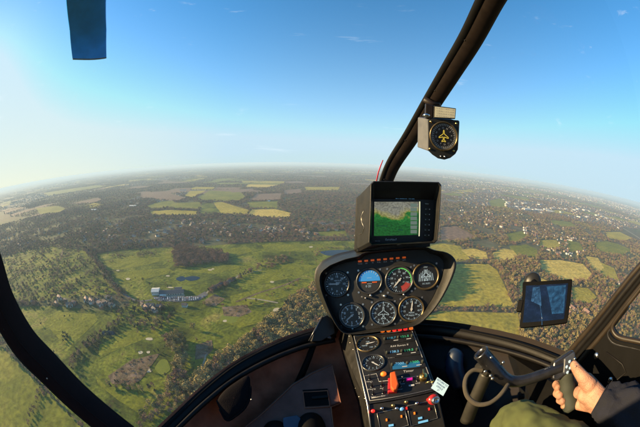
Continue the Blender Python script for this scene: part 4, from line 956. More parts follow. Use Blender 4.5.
F = [
 ([(140, 197), (141, 193), (164, 191), (172, 194), (186, 198), (178, 201), (160, 200)], 'earth', 'bare brown field at the far edge of the woods'),
 ([(164, 191.5), (176, 188.5), (192, 188), (190, 191.5), (170, 193.5)], 'earth', 'narrow bare brown field'),
 ([(146, 206), (160, 201.5), (172, 200.5), (176, 203), (170, 207), (152, 209)], 'field', 'green field below the brown one'),
 ([(172, 203), (200, 202), (201, 207), (196, 209.5), (168, 208)], 'field', 'green field in the chequer of hedged fields'),
 ([(150, 211), (170, 210), (198, 211), (196, 215), (152, 215)], 'olive', 'olive strip field above the village trees'),
 ([(202, 203), (212, 203), (222, 213), (200, 214)], 'golf', 'dark green hollow between two pale fields'),
 ([(213, 202), (222, 202), (235, 206), (249, 210), (247, 214.5), (222, 214), (217, 208)], 'olive', 'bright olive field with a curved edge'),
 ([(252, 209.5), (275, 209), (291, 213), (289, 218), (262, 217), (248, 215)], 'tan', 'dry straw coloured field'),
 ([(256, 194), (282, 193), (280, 200), (248, 201)], 'earth', 'pinkish brown ploughed field'),
 ([(247, 202), (278, 201), (277, 208.5), (250, 208)], 'field', 'green field under the ploughed one'),
 ([(196, 198), (210, 190.5), (240, 192), (246, 197), (240, 201), (205, 200.5)], 'field', 'large green field near the centre of the farmland'),
 ([(184, 196), (190, 191), (206, 190.5), (192, 198)], 'olive', 'small olive field wedge'),
 ([(228, 190), (253, 188.5), (254, 191), (232, 192.5)], 'earth', 'thin brown field strip'),
 ([(284, 190), (300, 189), (302, 193), (284, 195)], 'earth', 'brown field by the heath wood'),
 ([(318, 232), (345, 230), (347, 236), (320, 236)], 'field', 'green clearing behind the wood'),
 ([(305, 187), (340, 187), (338, 190), (306, 190.5)], 'olive', 'distant olive field'),
 ([(35, 208), (58, 206), (66, 209), (60, 213), (40, 214)], 'field', 'hazy green field'),
 ([(44, 193), (70, 189), (100, 185), (103, 187), (72, 192), (48, 196)], 'field', 'long hazy green ridge field'),
 ([(441, 227), (456, 226), (466, 231), (476, 237), (465, 240), (441, 240)], 'earth', 'brown field beside the map display'),
 ([(488, 201), (500, 198), (509, 202.5), (506, 206.5), (492, 206.5)], 'field', 'bright green hill field in the town'),
 ([(507, 233.5), (522, 231), (527, 236), (518, 241.5), (508, 243)], 'field', 'bright green paddock'),
 ([(509, 246), (526, 244.5), (537, 249), (538, 257), (522, 256), (512, 252)], 'field', 'green paddock below a hedge'),
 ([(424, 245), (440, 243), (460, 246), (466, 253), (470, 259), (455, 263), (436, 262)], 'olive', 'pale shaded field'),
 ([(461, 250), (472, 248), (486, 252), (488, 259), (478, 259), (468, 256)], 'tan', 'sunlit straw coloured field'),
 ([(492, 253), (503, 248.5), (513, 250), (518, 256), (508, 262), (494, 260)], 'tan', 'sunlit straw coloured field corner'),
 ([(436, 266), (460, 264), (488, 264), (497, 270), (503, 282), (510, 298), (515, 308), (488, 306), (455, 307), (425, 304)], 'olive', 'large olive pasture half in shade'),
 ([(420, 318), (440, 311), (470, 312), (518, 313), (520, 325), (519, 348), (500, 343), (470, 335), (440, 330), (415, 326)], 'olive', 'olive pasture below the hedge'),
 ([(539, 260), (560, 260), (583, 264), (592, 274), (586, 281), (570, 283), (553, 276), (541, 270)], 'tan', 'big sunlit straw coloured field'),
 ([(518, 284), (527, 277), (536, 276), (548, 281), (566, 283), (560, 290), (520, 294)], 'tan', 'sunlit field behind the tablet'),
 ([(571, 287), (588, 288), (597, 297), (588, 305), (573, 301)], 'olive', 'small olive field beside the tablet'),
 ([(594, 243), (606, 241), (618, 244), (632, 250), (622, 255), (606, 253), (597, 250)], 'field', 'deep green field'),
 ([(605, 232), (620, 232), (632, 238), (624, 241), (608, 238)], 'olive', 'hazy olive field'),
 ([(600, 262), (614, 268), (620, 283), (608, 281), (600, 273)], 'olive', 'scrubby olive slope'),
 ([(551, 220), (570, 222), (578, 227), (562, 227), (552, 224)], 'field', 'green clearing in the hill town'),
 ([(528, 262), (536, 262), (541, 271), (533, 275), (526, 270)], 'olive', 'narrow olive clearing beside the big straw coloured field'),
 ([(586, 256), (598, 258), (604, 268), (598, 272), (588, 264)], 'tan', 'straw coloured slope beyond the big field'),
 ([(540, 240), (556, 240), (562, 247), (548, 250), (540, 246)], 'olive', 'sloping olive paddock in the wooded hill town'),
 ([(566, 240), (580, 243), (584, 252), (570, 252)], 'field', 'green paddock among the hill town houses'),
 ([(614, 285), (628, 283), (634, 292), (622, 298)], 'field', 'small green field by the door post'),
]
for poly, m, lab in F: field('field', poly, m, lab, .3)
# details of the golf course
FW = [
 [(100, 262), (130, 256), (170, 253), (172, 258), (150, 264), (118, 270)], [(112, 274), (140, 270), (168, 268), (175, 272), (150, 278), (122, 284)],
 [(180, 266), (205, 268), (250, 262), (252, 266), (215, 274), (184, 272)], [(262, 245), (300, 244), (345, 246), (344, 250), (300, 251), (266, 252)],
 [(205, 250), (245, 247), (258, 250), (232, 257), (212, 255)], [(235, 276), (270, 266), (300, 262), (318, 266), (300, 276), (262, 284), (238, 284)],
 [(230, 296), (262, 288), (300, 280), (312, 284), (290, 296), (256, 306), (232, 306)], [(225, 312), (250, 310), (270, 312), (262, 322), (240, 328), (224, 322)],
 [(100, 345), (125, 332), (150, 330), (170, 328), (168, 335), (140, 341), (112, 352), (98, 360)], [(95, 375), (110, 390), (140, 396), (150, 404), (140, 414), (118, 400), (98, 384)],
 [(44, 322), (60, 312), (95, 314), (98, 320), (86, 332), (72, 345), (60, 340)], [(196, 350), (215, 350), (212, 362), (200, 378), (194, 372)],
]
for i, p in enumerate(FW): sheet('fairway', p, 'fair', None, .7)
for (x, y, rx, ry, m, n, lab) in [(181, 278.8, 4.6, 2.3, 'water', 'pond', None), (192, 278.5, 7.8, 2.2, 'water', 'pond', 'dark blue pond beside the clubhouse'), (336, 252.8, 16, 2.9, 'water', 'pond', 'blue pond ringed by scrub above the instrument panel'),
        (108, 333, 7, 2.6, 'water', 'pond', 'small dark pond in the trees'), (163, 367, 7.5, 7, 'green', 'putting_green', None), (150, 336.5, 0, 0, 0, 0, 0), (230, 318, 9, 4.6, 'green', 'putting_green', None), (183, 287.5, 9, 2.0, 'green', 'putting_green', None), (148, 370.5, 4.5, 2.2, 'sand', 'bunker', None),
        (140.5, 352.6, 2.3, 1.7, 'sand', 'bunker', None), (148.5, 352.3, 1.8, 1.4, 'sand', 'bunker', None), (149.5, 339, 3.6, 1.6, 'sand', 'bunker', None), (277, 310.0, 4.2, 2.0, 'sand', 'bunker', None), (272, 282, 2, 1, 'sand', 'bunker', None), (128, 279, 2.4, 1, 'sand', 'bunker', None),
        (225, 321, 2, 1.3, 'sand', 'bunker', None), (170, 287.6, 3.5, .7, 'sand', 'bunker', None), (168, 276, 2, .7, 'sand', 'bunker', None), (210, 270, 2.2, .7, 'sand', 'bunker', None), (118, 270.5, 1.6, .6, 'sand', 'bunker', None), (213, 269, 1.4, .6, 'sand', 'bunker', None), (311, 247, 2, .7, 'sand', 'bunker', None)]:
    if not rx: continue
    o = sheet(n, [(x + rx * cos(a) * (1 + .12 * sin(3 * a + x)), y + ry * sin(a) * (1 + .15 * cos(2 * a + y))) for a in [2 * pi * k / 18 for k in range(18)]], m, lab, 1.0, 1)
POND = [(320, 249.5), (352, 249.5), (354, 256), (320, 256)]
sheet('heath', [(108, 376), (130, 361), (152, 355), (160, 353.5), (152, 365), (141, 380), (132, 385), (112, 384)], 'scrub', 'patch of rough brown heath beside the round green', .8)
sheet('heath', [(141, 352), (0, 0), (0, 0)][:0] or [(196, 345), (212, 340), (213, 350), (205, 358), (195, 360)], 'scrub', 'brown rough strip', .8)
sheet('heath', [(222, 307), (246, 305), (252, 312), (240, 317), (224, 316)], 'scrub', 'brown heath above the small green', .75)
sheet('heath', [(205, 300), (215, 294), (225, 299), (216, 306), (206, 306)], 'scrub', 'bare scrub beside the drive', .75)
sheet('car_park', [(152, 297.5), (160, 296), (175, 297), (197, 296), (205, 291.5), (208, 295), (199, 300.5), (178, 302), (158, 301)], 'tarmac', 'tarmac car park in front of the clubhouse', 1.1)
ribbon('road', [(88, 252), (97, 262), (107, 275), (117, 287), (127, 296), (138, 301), (152, 300)], 7, 'tarmac', 'dark lane running diagonally down to the clubhouse', 1.0)
ribbon('road', [(203, 297), (209, 291), (218, 285), (230, 280), (240, 276)], 6, 'pale', 'pale drive beside the low sheds', 1.0)
ribbon('railway', [(60, 260), (66, 243), (75, 226), (84, 212), (97, 198), (112, 186.5), (124, 180)], 8, 'scrub', 'long straight pale railway line through the hazy woods', 1.0)
ribbon('path', [(278, 303), (262, 300), (246, 298)], 5, 'pale', None, 1.0)
ribbon('path', [(236, 302), (262, 292), (285, 285), (300, 278)], 6, 'scrub', None, 1.0)
ribbon('path', [(200, 384), (199, 374), (204, 362), (206, 354)], 3, 'pale', None, 1.0)
ribbon('path', [(236, 276), (262, 270), (240, 286)][:2], 3, 'pale', None, 1.0)
ribbon('road', [(484, 237), (497, 239), (504, 234), (501, 227)], 14, 'pale', 'curved pale railway cutting in the wooded town', .9)
ribbon('motorway', [(456, 191), (462, 195), (468, 201)], 28, 'pale', 'pale motorway lanes climbing out of the town', .9)
ribbon('motorway', [(461, 190.5), (467, 195), (474, 201.5)], 24, 'pale', 'second carriageway of the pale motorway', .9)
ribbon('road', [(596, 213), (612, 222), (628, 231), (645, 242)], 30, 'pale', 'broad pale road through the hazy outer town', .9)

# ------------------------------------------------------------------ farmland beyond
S_ = 340.0; cells = []
def corner(i, j):
    h = np.sin(i * 127.1 + j * 311.7) * 43758.5453; h2 = np.sin(i * 269.5 + j * 183.3) * 24634.6345
    return (i + (h - np.floor(h)) * .62) * S_, (j + (h2 - np.floor(h2)) * .62) * S_
vsF = {k: ([], []) for k in range(6)}
fkind = {0: 'field', 1: 'olive', 2: 'earth', 3: 'tan', 4: 'wood', 5: 'town'}
townG = ground_mat('town_ground', [(.09, .085, .07), (.13, .125, .11), (.07, .08, .04)], .01, .3)
GM['town'] = townG
tree_pts = []     # x, y, height scale, width scale, kind, region
house_pts = []    # x, y, rot, size, colour kind, region
for i in range(-44, 44):
    for j in range(3, 62):
        q_ = [corner(i, j), corner(i + 1, j), corner(i + 1, j + 1), corner(i, j + 1)]
        cx = sum(a for a, b in q_) / 4; cy__ = sum(b for a, b in q_) / 4; d = hypot(cx, cy__)
        if d < 2400 or d > 20500 or abs(math.degrees(atan2(cx, cy__))) > 80: continue
        px_, py_ = pix((cx, cy__, -H))
        low = noise.noise(Vector((cx / 2600, cy__ / 2600, 3.1))); lo2 = noise.noise(Vector((cx / 1900, cy__ / 1900, 9.7)))
        u = rng.random()
        right = px_ > 445
        if right: k = 5 if lo2 > -.12 and u < .75 else (4 if u < .6 else (0 if u < .82 else 1))
        else: k = 4 if (low > -.02 and u < .85) else (5 if (lo2 > .12 and u < .8) else (4 if u < .62 else 0 if u < .76 else 1 if u < .85 else 2 if u < .96 else 3))
        V, Fc = vsF[k]; b_ = len(V); ins = 6.0
        V += [(a + (cx - a) * ins / 240, b + (cy__ - b) * ins / 240, 0) for a, b in q_]; Fc.append((b_, b_ + 1, b_ + 2, b_ + 3))
        def bil(s, t): 
            return (q_[0][0] * (1 - s) * (1 - t) + q_[1][0] * s * (1 - t) + q_[2][0] * s * t + q_[3][0] * (1 - s) * t, q_[0][1] * (1 - s) * (1 - t) + q_[1][1] * s * (1 - t) + q_[2][1] * s * t + q_[3][1] * (1 - s) * t)
        sp = 24 if d < 4500 else 38 if d < 8000 else 70 if d < 13000 else 120
        n__ = max(2, int(S_ / sp))
        if k in (4, 5):
            pr = .86 if k == 4 else .30
            for a in range(n__):
                for b in range(n__):
                    if rng.random() < pr:
                        x, y = bil((a + rng.random()) / n__, (b + rng.random()) / n__)
                        tree_pts.append((x, y, rng.uniform(.75, 1.3), sp / 9.5 * rng.uniform(.8, 1.2), 0 if rng.random() < .62 else (1 if rng.random() < .5 else 2), 99))
            if k == 5:
                hn = 17 if d < 4500 else 10 if d < 8000 else 6
                for a in range(hn):
                    x, y = bil(rng.random(), rng.random()); house_pts.append((x, y, rng.uniform(0, 3.14), (1.0 if d < 5000 else 1.6 if d < 9000 else 2.6) * rng.uniform(.8, 1.5), int(rng.integers(0, 4)), 99))
        if d < 9000:                                       # hedges
            for e_ in (0, 1):
                hn = 16 if d < 5000 else 8
                for a in range(hn):
                    if rng.random() < .75:
                        s = (a + rng.random()) / hn; x, y = bil(s, 0) if e_ else bil(0, s)
                        tree_pts.append((x, y, rng.uniform(.45, .85), S_ / hn / 8, 0 if rng.random() < .6 else 2, 99))
for k, (V, Fc) in vsF.items():
    if not V: continue
    me = bpy.data.meshes.new('farmland'); me.from_pydata(V, [], Fc); me.update(); me.materials.append(GM[fkind[k]])
    o = bpy.data.objects.new('farmland', me); COL.objects.link(o); o.location = (0, 0, -H + .01); o['kind'] = 'structure'

# ------------------------------------------------------------------ woods and hedges close by (regions as seen, planted on the ground)
REG = {  # poly, spacing share, kinds (brown, golden, evergreen, olive), height, label words
 1: ([(328, 284), (309, 292), (290, 305), (270, 325), (248, 342), (222, 362), (203, 377), (190, 390), (184, 398), (178, 415), (172, 445), (225, 445), (260, 380), (330, 345)], .98, (.10, .74, .12, .04), 1.05, 'in the long belt of woodland below the fairways'),
 2: ([(167, 341), (175, 337), (187, 341), (190, 346), (187, 352), (187, 375), (188, 394), (178, 398), (168, 390), (172, 376), (177, 362), (175, 352), (168, 349)], .9, (.2, .65, .05, .10), .95, 'in the narrow strip beside the straight ditch'),
 3: ([(150, 404), (165, 394), (190, 391), (196, 400), (182, 425), (170, 445), (130, 445), (140, 420)], .9, (.4, .45, .05, .1), .7, 'in the scrub at the foot of the golf course'),
 5: ([(68, 368), (76, 352), (88, 341), (104, 330), (118, 320), (124, 323), (108, 336), (92, 348), (82, 358), (74, 372)], .85, (.45, .1, .35, .1), .6, 'in the hedge round the pasture'),
 6: ([(62, 333.5), (69, 333), (70, 342), (63, 343)], .95, (.2, 0, .7, .1), .7, 'in the lone clump on the pasture'),
 7: ([(172, 248), (185, 245), (200, 250), (222, 253), (231, 258), (226, 263), (205, 264), (186, 268), (175, 267)], .97, (1, 0, 0, 0), 1.0, 'in the russet wood on the golf course'),
 8: ([(203, 294), (220, 284), (236, 277.5), (255, 267), (272, 259), (284, 255.5), (286, 259), (270, 264), (254, 271), (238, 281), (222, 288), (207, 298)], .75, (.6, .2, .1, .1), .6, 'in the hedgerow behind the sheds'),
 30: ([(106, 257), (125, 253), (126, 258), (110, 262)], .45, (.7, .2, .1, 0), .55, 'in the bushes between the upper golf holes'),
 31: ([(131, 254), (158, 251), (160, 256), (134, 259)], .45, (.3, .6, 0, .1), .6, 'in the golden thicket on the upper golf holes'),
 32: ([(258, 262), (285, 256), (294, 261), (278, 268), (262, 269)], .5, (.6, .3, 0, .1), .7, 'in the open copse at the middle of the course'),
 33: ([(262, 298), (300, 279), (304, 281), (266, 302)], .5, (.6, .3, 0, .1), .4, 'in the brown line between two fairways'),
 34: ([(193, 296), (204, 302), (230, 300), (225, 306), (200, 306)], .35, (.6, .2, .1, .1), .6, 'in the scrub beside the car park'),
 27: ([(108, 376), (130, 361), (152, 355), (160, 353.5), (152, 365), (141, 380), (132, 385), (112, 384)], .55, (.6, .4, 0, 0), .26, 'in the rough brown heath'),
 28: ([(196, 345), (212, 340), (213, 350), (205, 358), (195, 360)], .4, (.6, .4, 0, 0), .26, 'on the brown rough strip'),
 29: ([(222, 307), (246, 305), (252, 312), (240, 317), (224, 316)], .4, (.6, .4, 0, 0), .24, 'on the heath above the small green'),
 9: ([(33, 296), (50, 290), (80, 285), (110, 287), (128, 296), (122, 305), (100, 311), (70, 309), (40, 307)], .32, (.45, .08, .37, .1), .9, 'in the gardens of the large houses'),
 10: ([(112, 306), (128, 298), (150, 303), (170, 305), (176, 312), (172, 322), (158, 332), (140, 330), (126, 326), (112, 316)], .45, (.3, .12, .45, .13), .85, 'in the dark grounds below the clubhouse'),
 11: ([(70, 250), (92, 248), (100, 262), (110, 276), (118, 288), (126, 296), (112, 290), (96, 282), (82, 268)], .95, (.5, .1, .3, .1), 1.0, 'in the wood along the diagonal lane'),
 12: ([(-8, 262), (20, 252), (50, 246), (84, 250), (95, 262), (105, 280), (118, 294), (80, 296), (30, 302), (0, 300)], .26, (.5, .1, .25, .15), .8, 'in the tree rows between the hazy golf holes'),
 13: ([(105, 381), (130, 385), (150, 386), (162, 389), (160, 393), (130, 391), (108, 387)], .85, (.4, .25, .3, .05), .6, 'in the dark hedge below the heath'),
 14: ([(495, 264), (520, 261), (538, 262), (541, 271), (530, 276), (520, 282), (516, 290), (512, 284), (502, 275)], .97, (.35, .55, .05, .05), .95, 'in the wood between the two straw coloured fields'),
 15: ([(503, 280), (510, 284), (517, 305), (514, 310), (508, 296)], .9, (.4, .5, .05, .05), .7, 'in the hedge beside the half-shaded pasture'),
 16: ([(424, 306), (445, 307), (480, 307), (516, 308), (518, 313), (480, 312), (440, 311.5), (424, 311)], .8, (.45, .45, .05, .05), .6, 'in the hedge between the two olive pastures'),
 17: ([(519, 328), (545, 322), (568, 316), (585, 318), (600, 325), (605, 340), (580, 355), (570, 372), (545, 365), (520, 348)], .97, (.2, .65, .08, .07), 1.05, 'in the sunlit wood below the tablet'),
 18: ([(567, 283), (590, 282), (600, 276), (612, 282), (620, 296), (632, 300), (640, 320), (600, 330), (590, 312), (600, 300), (594, 290)], .8, (.35, .4, .15, .1), .95, 'in the woods beside the door post'),
 19: ([(440, 262), (470, 259), (490, 260), (490, 264), (462, 263), (440, 266)], .8, (.5, .35, .1, .05), .6, 'in the hedge above the half-shaded pasture'),
 20: ([(620, 300), (700, 290), (700, 345), (640, 345), (615, 330)], .7, (.3, .3, .3, .1), .9, 'in the trees seen through the door window'),
 21: ([(240, 239), (290, 238), (356, 237), (356, 241), (290, 241.5), (240, 243.5)], .9, (.7, .2, .05, .05), .7, 'in the tree line along the upper edge of the golf course'),
 22: ([(315, 249), (322, 248.5), (326, 255), (320, 258), (313, 255)], .9, (.3, .6, .0, .1), .5, 'in the scrub round the blue pond'),
 23: ([(322, 247.5), (350, 247), (350, 249.3), (322, 249.8)], .8, (.3, .6, .0, .1), .45, 'in the scrub round the blue pond'),
 24: ([(243, 306), (256, 300), (275, 296), (272, 300), (258, 304), (246, 309)], .4, (.4, .3, .1, .2), .5, 'in the broken bushes between two fairways'),
 25: ([(395, 262), (432, 262), (438, 270), (425, 300), (395, 305)], .98, (.4, .2, .4, 0), 2.1, 'in the tall wood shading the pasture'),  # over-tall trees added out of view behind the panel to throw shade
 26: ([(40, 386), (46, 392), (42, 405), (34, 418), (28, 427), (24, 425), (36, 402)], .85, (.5, .2, .2, .1), .6, 'in the hedge seen through the door window'),
}
def kindpick(kw): return int(rng.choice(4, p=np.array(kw) / sum(kw)))
BIGR = {1: 1.75, 2: 1.55, 3: 1.3, 7: 1.2, 14: 1.3, 15: 1.2, 17: 1.35, 18: 1.25, 8: 1.3, 5: 1.3, 11: 1.15, 25: 1.3, 13: 1.3}
for (d0, d1, sp) in ((250, 700, 8.0), (700, 1100, 9.5), (1100, 1700, 12.5), (1700, 2700, 17)):
    n__ = int(2 * d1 / sp); gx, gy = np.meshgrid(np.arange(-n__ // 2, n__ // 2), np.arange(int(-.2 * n__), n__ // 2))
    x = (gx.ravel() + rng.random(gx.size)) * sp; y = (gy.ravel() + rng.random(gx.size)) * sp
    d = np.hypot(x, y); k = (d >= d0) & (d < d1) & (np.abs(np.degrees(np.arctan2(x, y))) < 100); x, y, d = x[k], y[k], d[k]
    px, py = pixv(x, y); k = (px > -25) & (px < 665) & (py < 455); x, y, d, px, py = x[k], y[k], d[k], px[k], py[k]
    reg = np.zeros(len(x), int)
    for p in clear: reg[inpoly(px, py, p)] = -1
    for rk, (poly, *_r) in REG.items(): reg[inpoly(px, py, poly)] = rk
    for p in (POND, [(150, 295), (208, 290), (208, 302), (150, 303)], [(170, 275), (202, 275), (202, 282), (170, 282)]): reg[inpoly(px, py, p)] = -1
    for i in range(len(x)):
        r = reg[i]
        if r == -1:
            if rng.random() < .011 and inpoly(px[i:i+1], py[i:i+1], GOLF)[0] and not (148 < px[i] < 212 and 290 < py[i] < 304) and not (170 < px[i] < 204 and 274 < py[i] < 283): s = rng.uniform(.25, .65); tree_pts.append((x[i], y[i], s, s * 1.5, kindpick((.3, .3, .1, .3)), 51))
            continue
        if r == 0:
            nz = noise.noise(Vector((x[i] / 160, y[i] / 160, 0)))
            suburb = (215 < py[i] < 241 and px[i] < 360) or (px[i] > 440 and py[i] < 262)
            if rng.random() > ((.66 if px[i] < 440 else .5) if suburb else (.84 if px[i] < 440 else .72)) + nz * 1.1: continue
            kw = (.62, .12, .18, .08) if px[i] < 440 else (.38, .46, .10, .06); hs = .95
        else:
            _, sh, kw, hs, _l = REG[r]
            if rng.random() > sh * (1.0 if r != 12 else 1.0 + 2.2 * noise.noise(Vector((x[i] / 45, y[i] / 130, 5)))): continue
        ds = min(1.5, 1.0 + (d[i] - 300) / 2500); tree_pts.append((x[i], y[i], BIGR.get(r, .85) * hs * rng.uniform(.7, 1.4), BIGR.get(r, 1.0) * (.35 + .65 * hs) * sp / 6.2 * rng.uniform(.7, 1.45), kindpick(kw), r))
# single trees standing on the course
LONE = [(157, 325, 1.5, 1), (194, 329, 1.3, 1), (143, 281, .8, 3), (150, 286, .9, 2), (168, 288, .7, 2), (197, 341, .7, 1), (159, 352, .6, 2), (176, 375, .6, 2), (108, 255, .8, 0), (118, 257, .8, 0), (139, 254, .7, 1), (147, 253, .7, 1), (155, 352.5, .5, 3), (135, 310, .8, 2), (241, 290, .6, 1), (250, 272, .8, 0), (258, 268, .8, 0), (246, 302, .6, 2), (302, 264, .8, 1), (316, 262, .7, 1), (290, 255, .8, 1), (280, 258, .6, 0), (113, 262, .6, 0), (205, 305, .9, 1), (152, 372, .5, 3), (172, 366, .6, 3), (166, 376, .5, 3), (265, 305, .5, 0), (276, 260, .9, 1), (270, 263, 1.0, 1), (284, 262, .8, 0), (161, 305.5, .9, 1)]
for a, b, s, k in LONE: x, y = G(a, b); tree_pts.append((x, y, s * 1.15, s * 1.5, k, 50))
T = np.array(tree_pts); pxT, pyT = pixv(T[:, 0], T[:, 1])
for p in [f[0] for f in F] + [GOLF]:      # nothing of the far woods stands on the drawn fields
    m_ = inpoly(pxT, pyT, p) & (T[:, 5] == 99); T, pxT, pyT = T[~m_], pxT[~m_], pyT[~m_]

# ------------------------------------------------------------------ tree prototypes
def leaf_mat(name, c1, c2, rnd):
    m = bpy.data.materials.new(name); m.use_nodes = True; nt = m.node_tree; b = nt.nodes['Principled BSDF']; b.inputs['Roughness'].default_value = .9; b.inputs['Specular IOR Level'].default_value = .15
    oi = nt.nodes.new('ShaderNodeObjectInfo'); gi = nt.nodes.new('ShaderNodeNewGeometry'); mx = nt.nodes.new('ShaderNodeMix'); mx.data_type = 'RGBA'
    mx.inputs[6].default_value = (*c1, 1); mx.inputs[7].default_value = (*c2, 1); nt.links.new(oi.outputs['Random'], mx.inputs[0])
    mr = nt.nodes.new('ShaderNodeMapRange'); mr.inputs[3].default_value = 1 - rnd; mr.inputs[4].default_value = 1 + rnd; nt.links.new(gi.outputs['Random Per Island'], mr.inputs[0])
    m2 = nt.nodes.new('ShaderNodeMix'); m2.data_type = 'RGBA'; m2.blend_type = 'MULTIPLY'; m2.inputs[0].default_value = 1; nt.links.new(mx.outputs[2], m2.inputs[6]); nt.links.new(mr.outputs[0], m2.inputs[7]); nt.links.new(m2.outputs[2], b.inputs['Base Color'])
    return m
LM = [leaf_mat('bare_brown_twigs', (.15, .085, .052), (.25, .145, .088), .3), leaf_mat('golden_twigs', (.22, .175, .062), (.33, .25, .095), .28),
      leaf_mat('evergreen_leaves', (.02, .032, .014), (.04, .052, .02), .4), leaf_mat('olive_leaves', (.08, .09, .028), (.13, .125, .042), .35)]
bark = mat('bark', (.06, .048, .036), .9, noise_amt=.3, nscale=3)
def crown_mesh(kind, seed):
    r = np.random.default_rng(seed); vs = []; fs = []
    nl = 13; lobes = []
    for i in range(nl):
        a = r.uniform(0, 2 * pi); zz = r.uniform(.15, 1.0)
        rad = (2.9 * sqrt(max(.05, 1 - (zz * 1.35 - .55) ** 2))) if kind != 2 else 2.5 * (1.08 - zz)
        lobes.append((cos(a) * rad * r.uniform(.3, 1), sin(a) * rad * r.uniform(.3, 1), 2.2 + zz * 8.6, r.uniform(1.0, 1.9) * (1 if kind != 2 else .7)))
    for (lx, ly, lz, lr) in lobes:
        for k in range(34):
            d = r.normal(size=3); d /= np.linalg.norm(d); rr = lr * r.uniform(.55, 1.12); c = np.array((lx, ly, lz)) + d * rr * np.array((1, 1, .85))
            n = d + r.normal(size=3) * .55; n /= np.linalg.norm(n); t = np.cross(n, r.normal(size=3)); t /= np.linalg.norm(t); b = np.cross(n, t)
            s = r.uniform(.32, .62) * (.85 if kind in (0, 1) else 1.0); s2 = s * r.uniform(.45, 1); q = len(vs)
            vs += [tuple(c + t * s + b * s2 * .2), tuple(c + b * s2), tuple(c - t * s + b * s2 * .1), tuple(c - b * s2)]; fs.append((q, q + 1, q + 2, q + 3))
    me = bpy.data.meshes.new('crown'); me.from_pydata(vs, [], fs); me.update(); me.materials.append(LM[kind]); return me
def trunk_mesh(seed):
    r = random.Random(seed); mb = MB(); mb.tube([(0, 0, -.3), (.05, 0, 3), (.1, .1, 6), (0, .1, 9.5)], [.32, .24, .16, .04], 7)
    for i in range(7):
        a = r.uniform(0, 6.28); z = r.uniform(2.5, 6.5); l = r.uniform(1.6, 2.8); mb.tube([(0, 0, z), (cos(a) * l * .5, sin(a) * l * .5, z + l * .6), (cos(a) * l, sin(a) * l, z + l * 1.1)], [.12, .08, .02], 5)
    me = bpy.data.meshes.new('trunk'); me.from_pydata([tuple(v) for v in mb.v], [], mb.f); me.update(); me.materials.append(bark); return me
CM = [[crown_mesh(k, 10 * k + v) for v in range(3)] for k in range(4)]; TM = [trunk_mesh(s) for s in range(3)]
KD = ['bare brown tree', 'pale golden bare tree', 'dark evergreen tree', 'dull olive tree']
KN = ['bare_tree', 'bare_tree', 'evergreen_tree', 'leafy_tree']
# what the cockpit hides
OCC = [[(-5, 260), (22, 310), (60, 352), (145, 427), (90, 427), (0, 345)], [(175, 427), (205, 392), (235, 369), (270, 350), (320, 331), (318, 262), (340, 255), (352, 250), (355, 196), (371, 181), (441, 181), (438, 245), (457, 260), (440, 302), (415, 326), (500, 340), (560, 359), (577, 349), (640, 264), (700, 264), (700, 460), (175, 460)], [(519, 328), (523, 281), (573, 279), (567, 323)]]
near = np.where((T[:, 5] != 99) & (T[:, 5] != 51) & (pxT > 0) & (pxT < 640) & (pyT < 427))[0]
hid = np.zeros(len(T), bool)
for p in OCC: hid |= inpoly(pxT, pyT - 3, p)
vis = [i for i in near if not hid[i]]
dist = np.hypot(np.hypot(T[:, 0], T[:, 1]), H); vis.sort(key=lambda i: -(T[i, 2] / dist[i]))
lone = [i for i in vis if T[i, 5] == 50]
solo = lone + [i for i in vis if T[i, 5] != 50][:296 - len(lone)]
solo_set = set(solo); first = {}
LL = ['standing alone on the golf course']
for i in solo:
    k = int(T[i, 4]); r = int(T[i, 5]); where = 'standing alone on the golf course' if r == 50 else ('among the roadside trees' if r == 0 else REG[r][4])
    v = int(rng.integers(0, 3)); rt = thing(KN[k], f'{KD[k]} {where}', 'tree', (T[i, 0], T[i, 1], -H), f'{KD[k]}s {where}')
    rt.rotation_euler = (0, 0, rng.uniform(0, 6.28)); rt.scale = (T[i, 3],) * 2 + (T[i, 2],)
    for nm, me in (('trunk', TM[v]), ('crown', CM[k][v])):
        o = bpy.data.objects.new(nm, me); COL.objects.link(o); o.parent = rt
        if nm == 'crown': first.setdefault((k, v), o)
for k in range(4):
    for v in range(3):
        if (k, v) not in first:
            first[(k, v)] = next(o for (kk, vv), o in first.items() if kk == k) if any(kk == k for kk, vv in first) else list(first.values())[0]

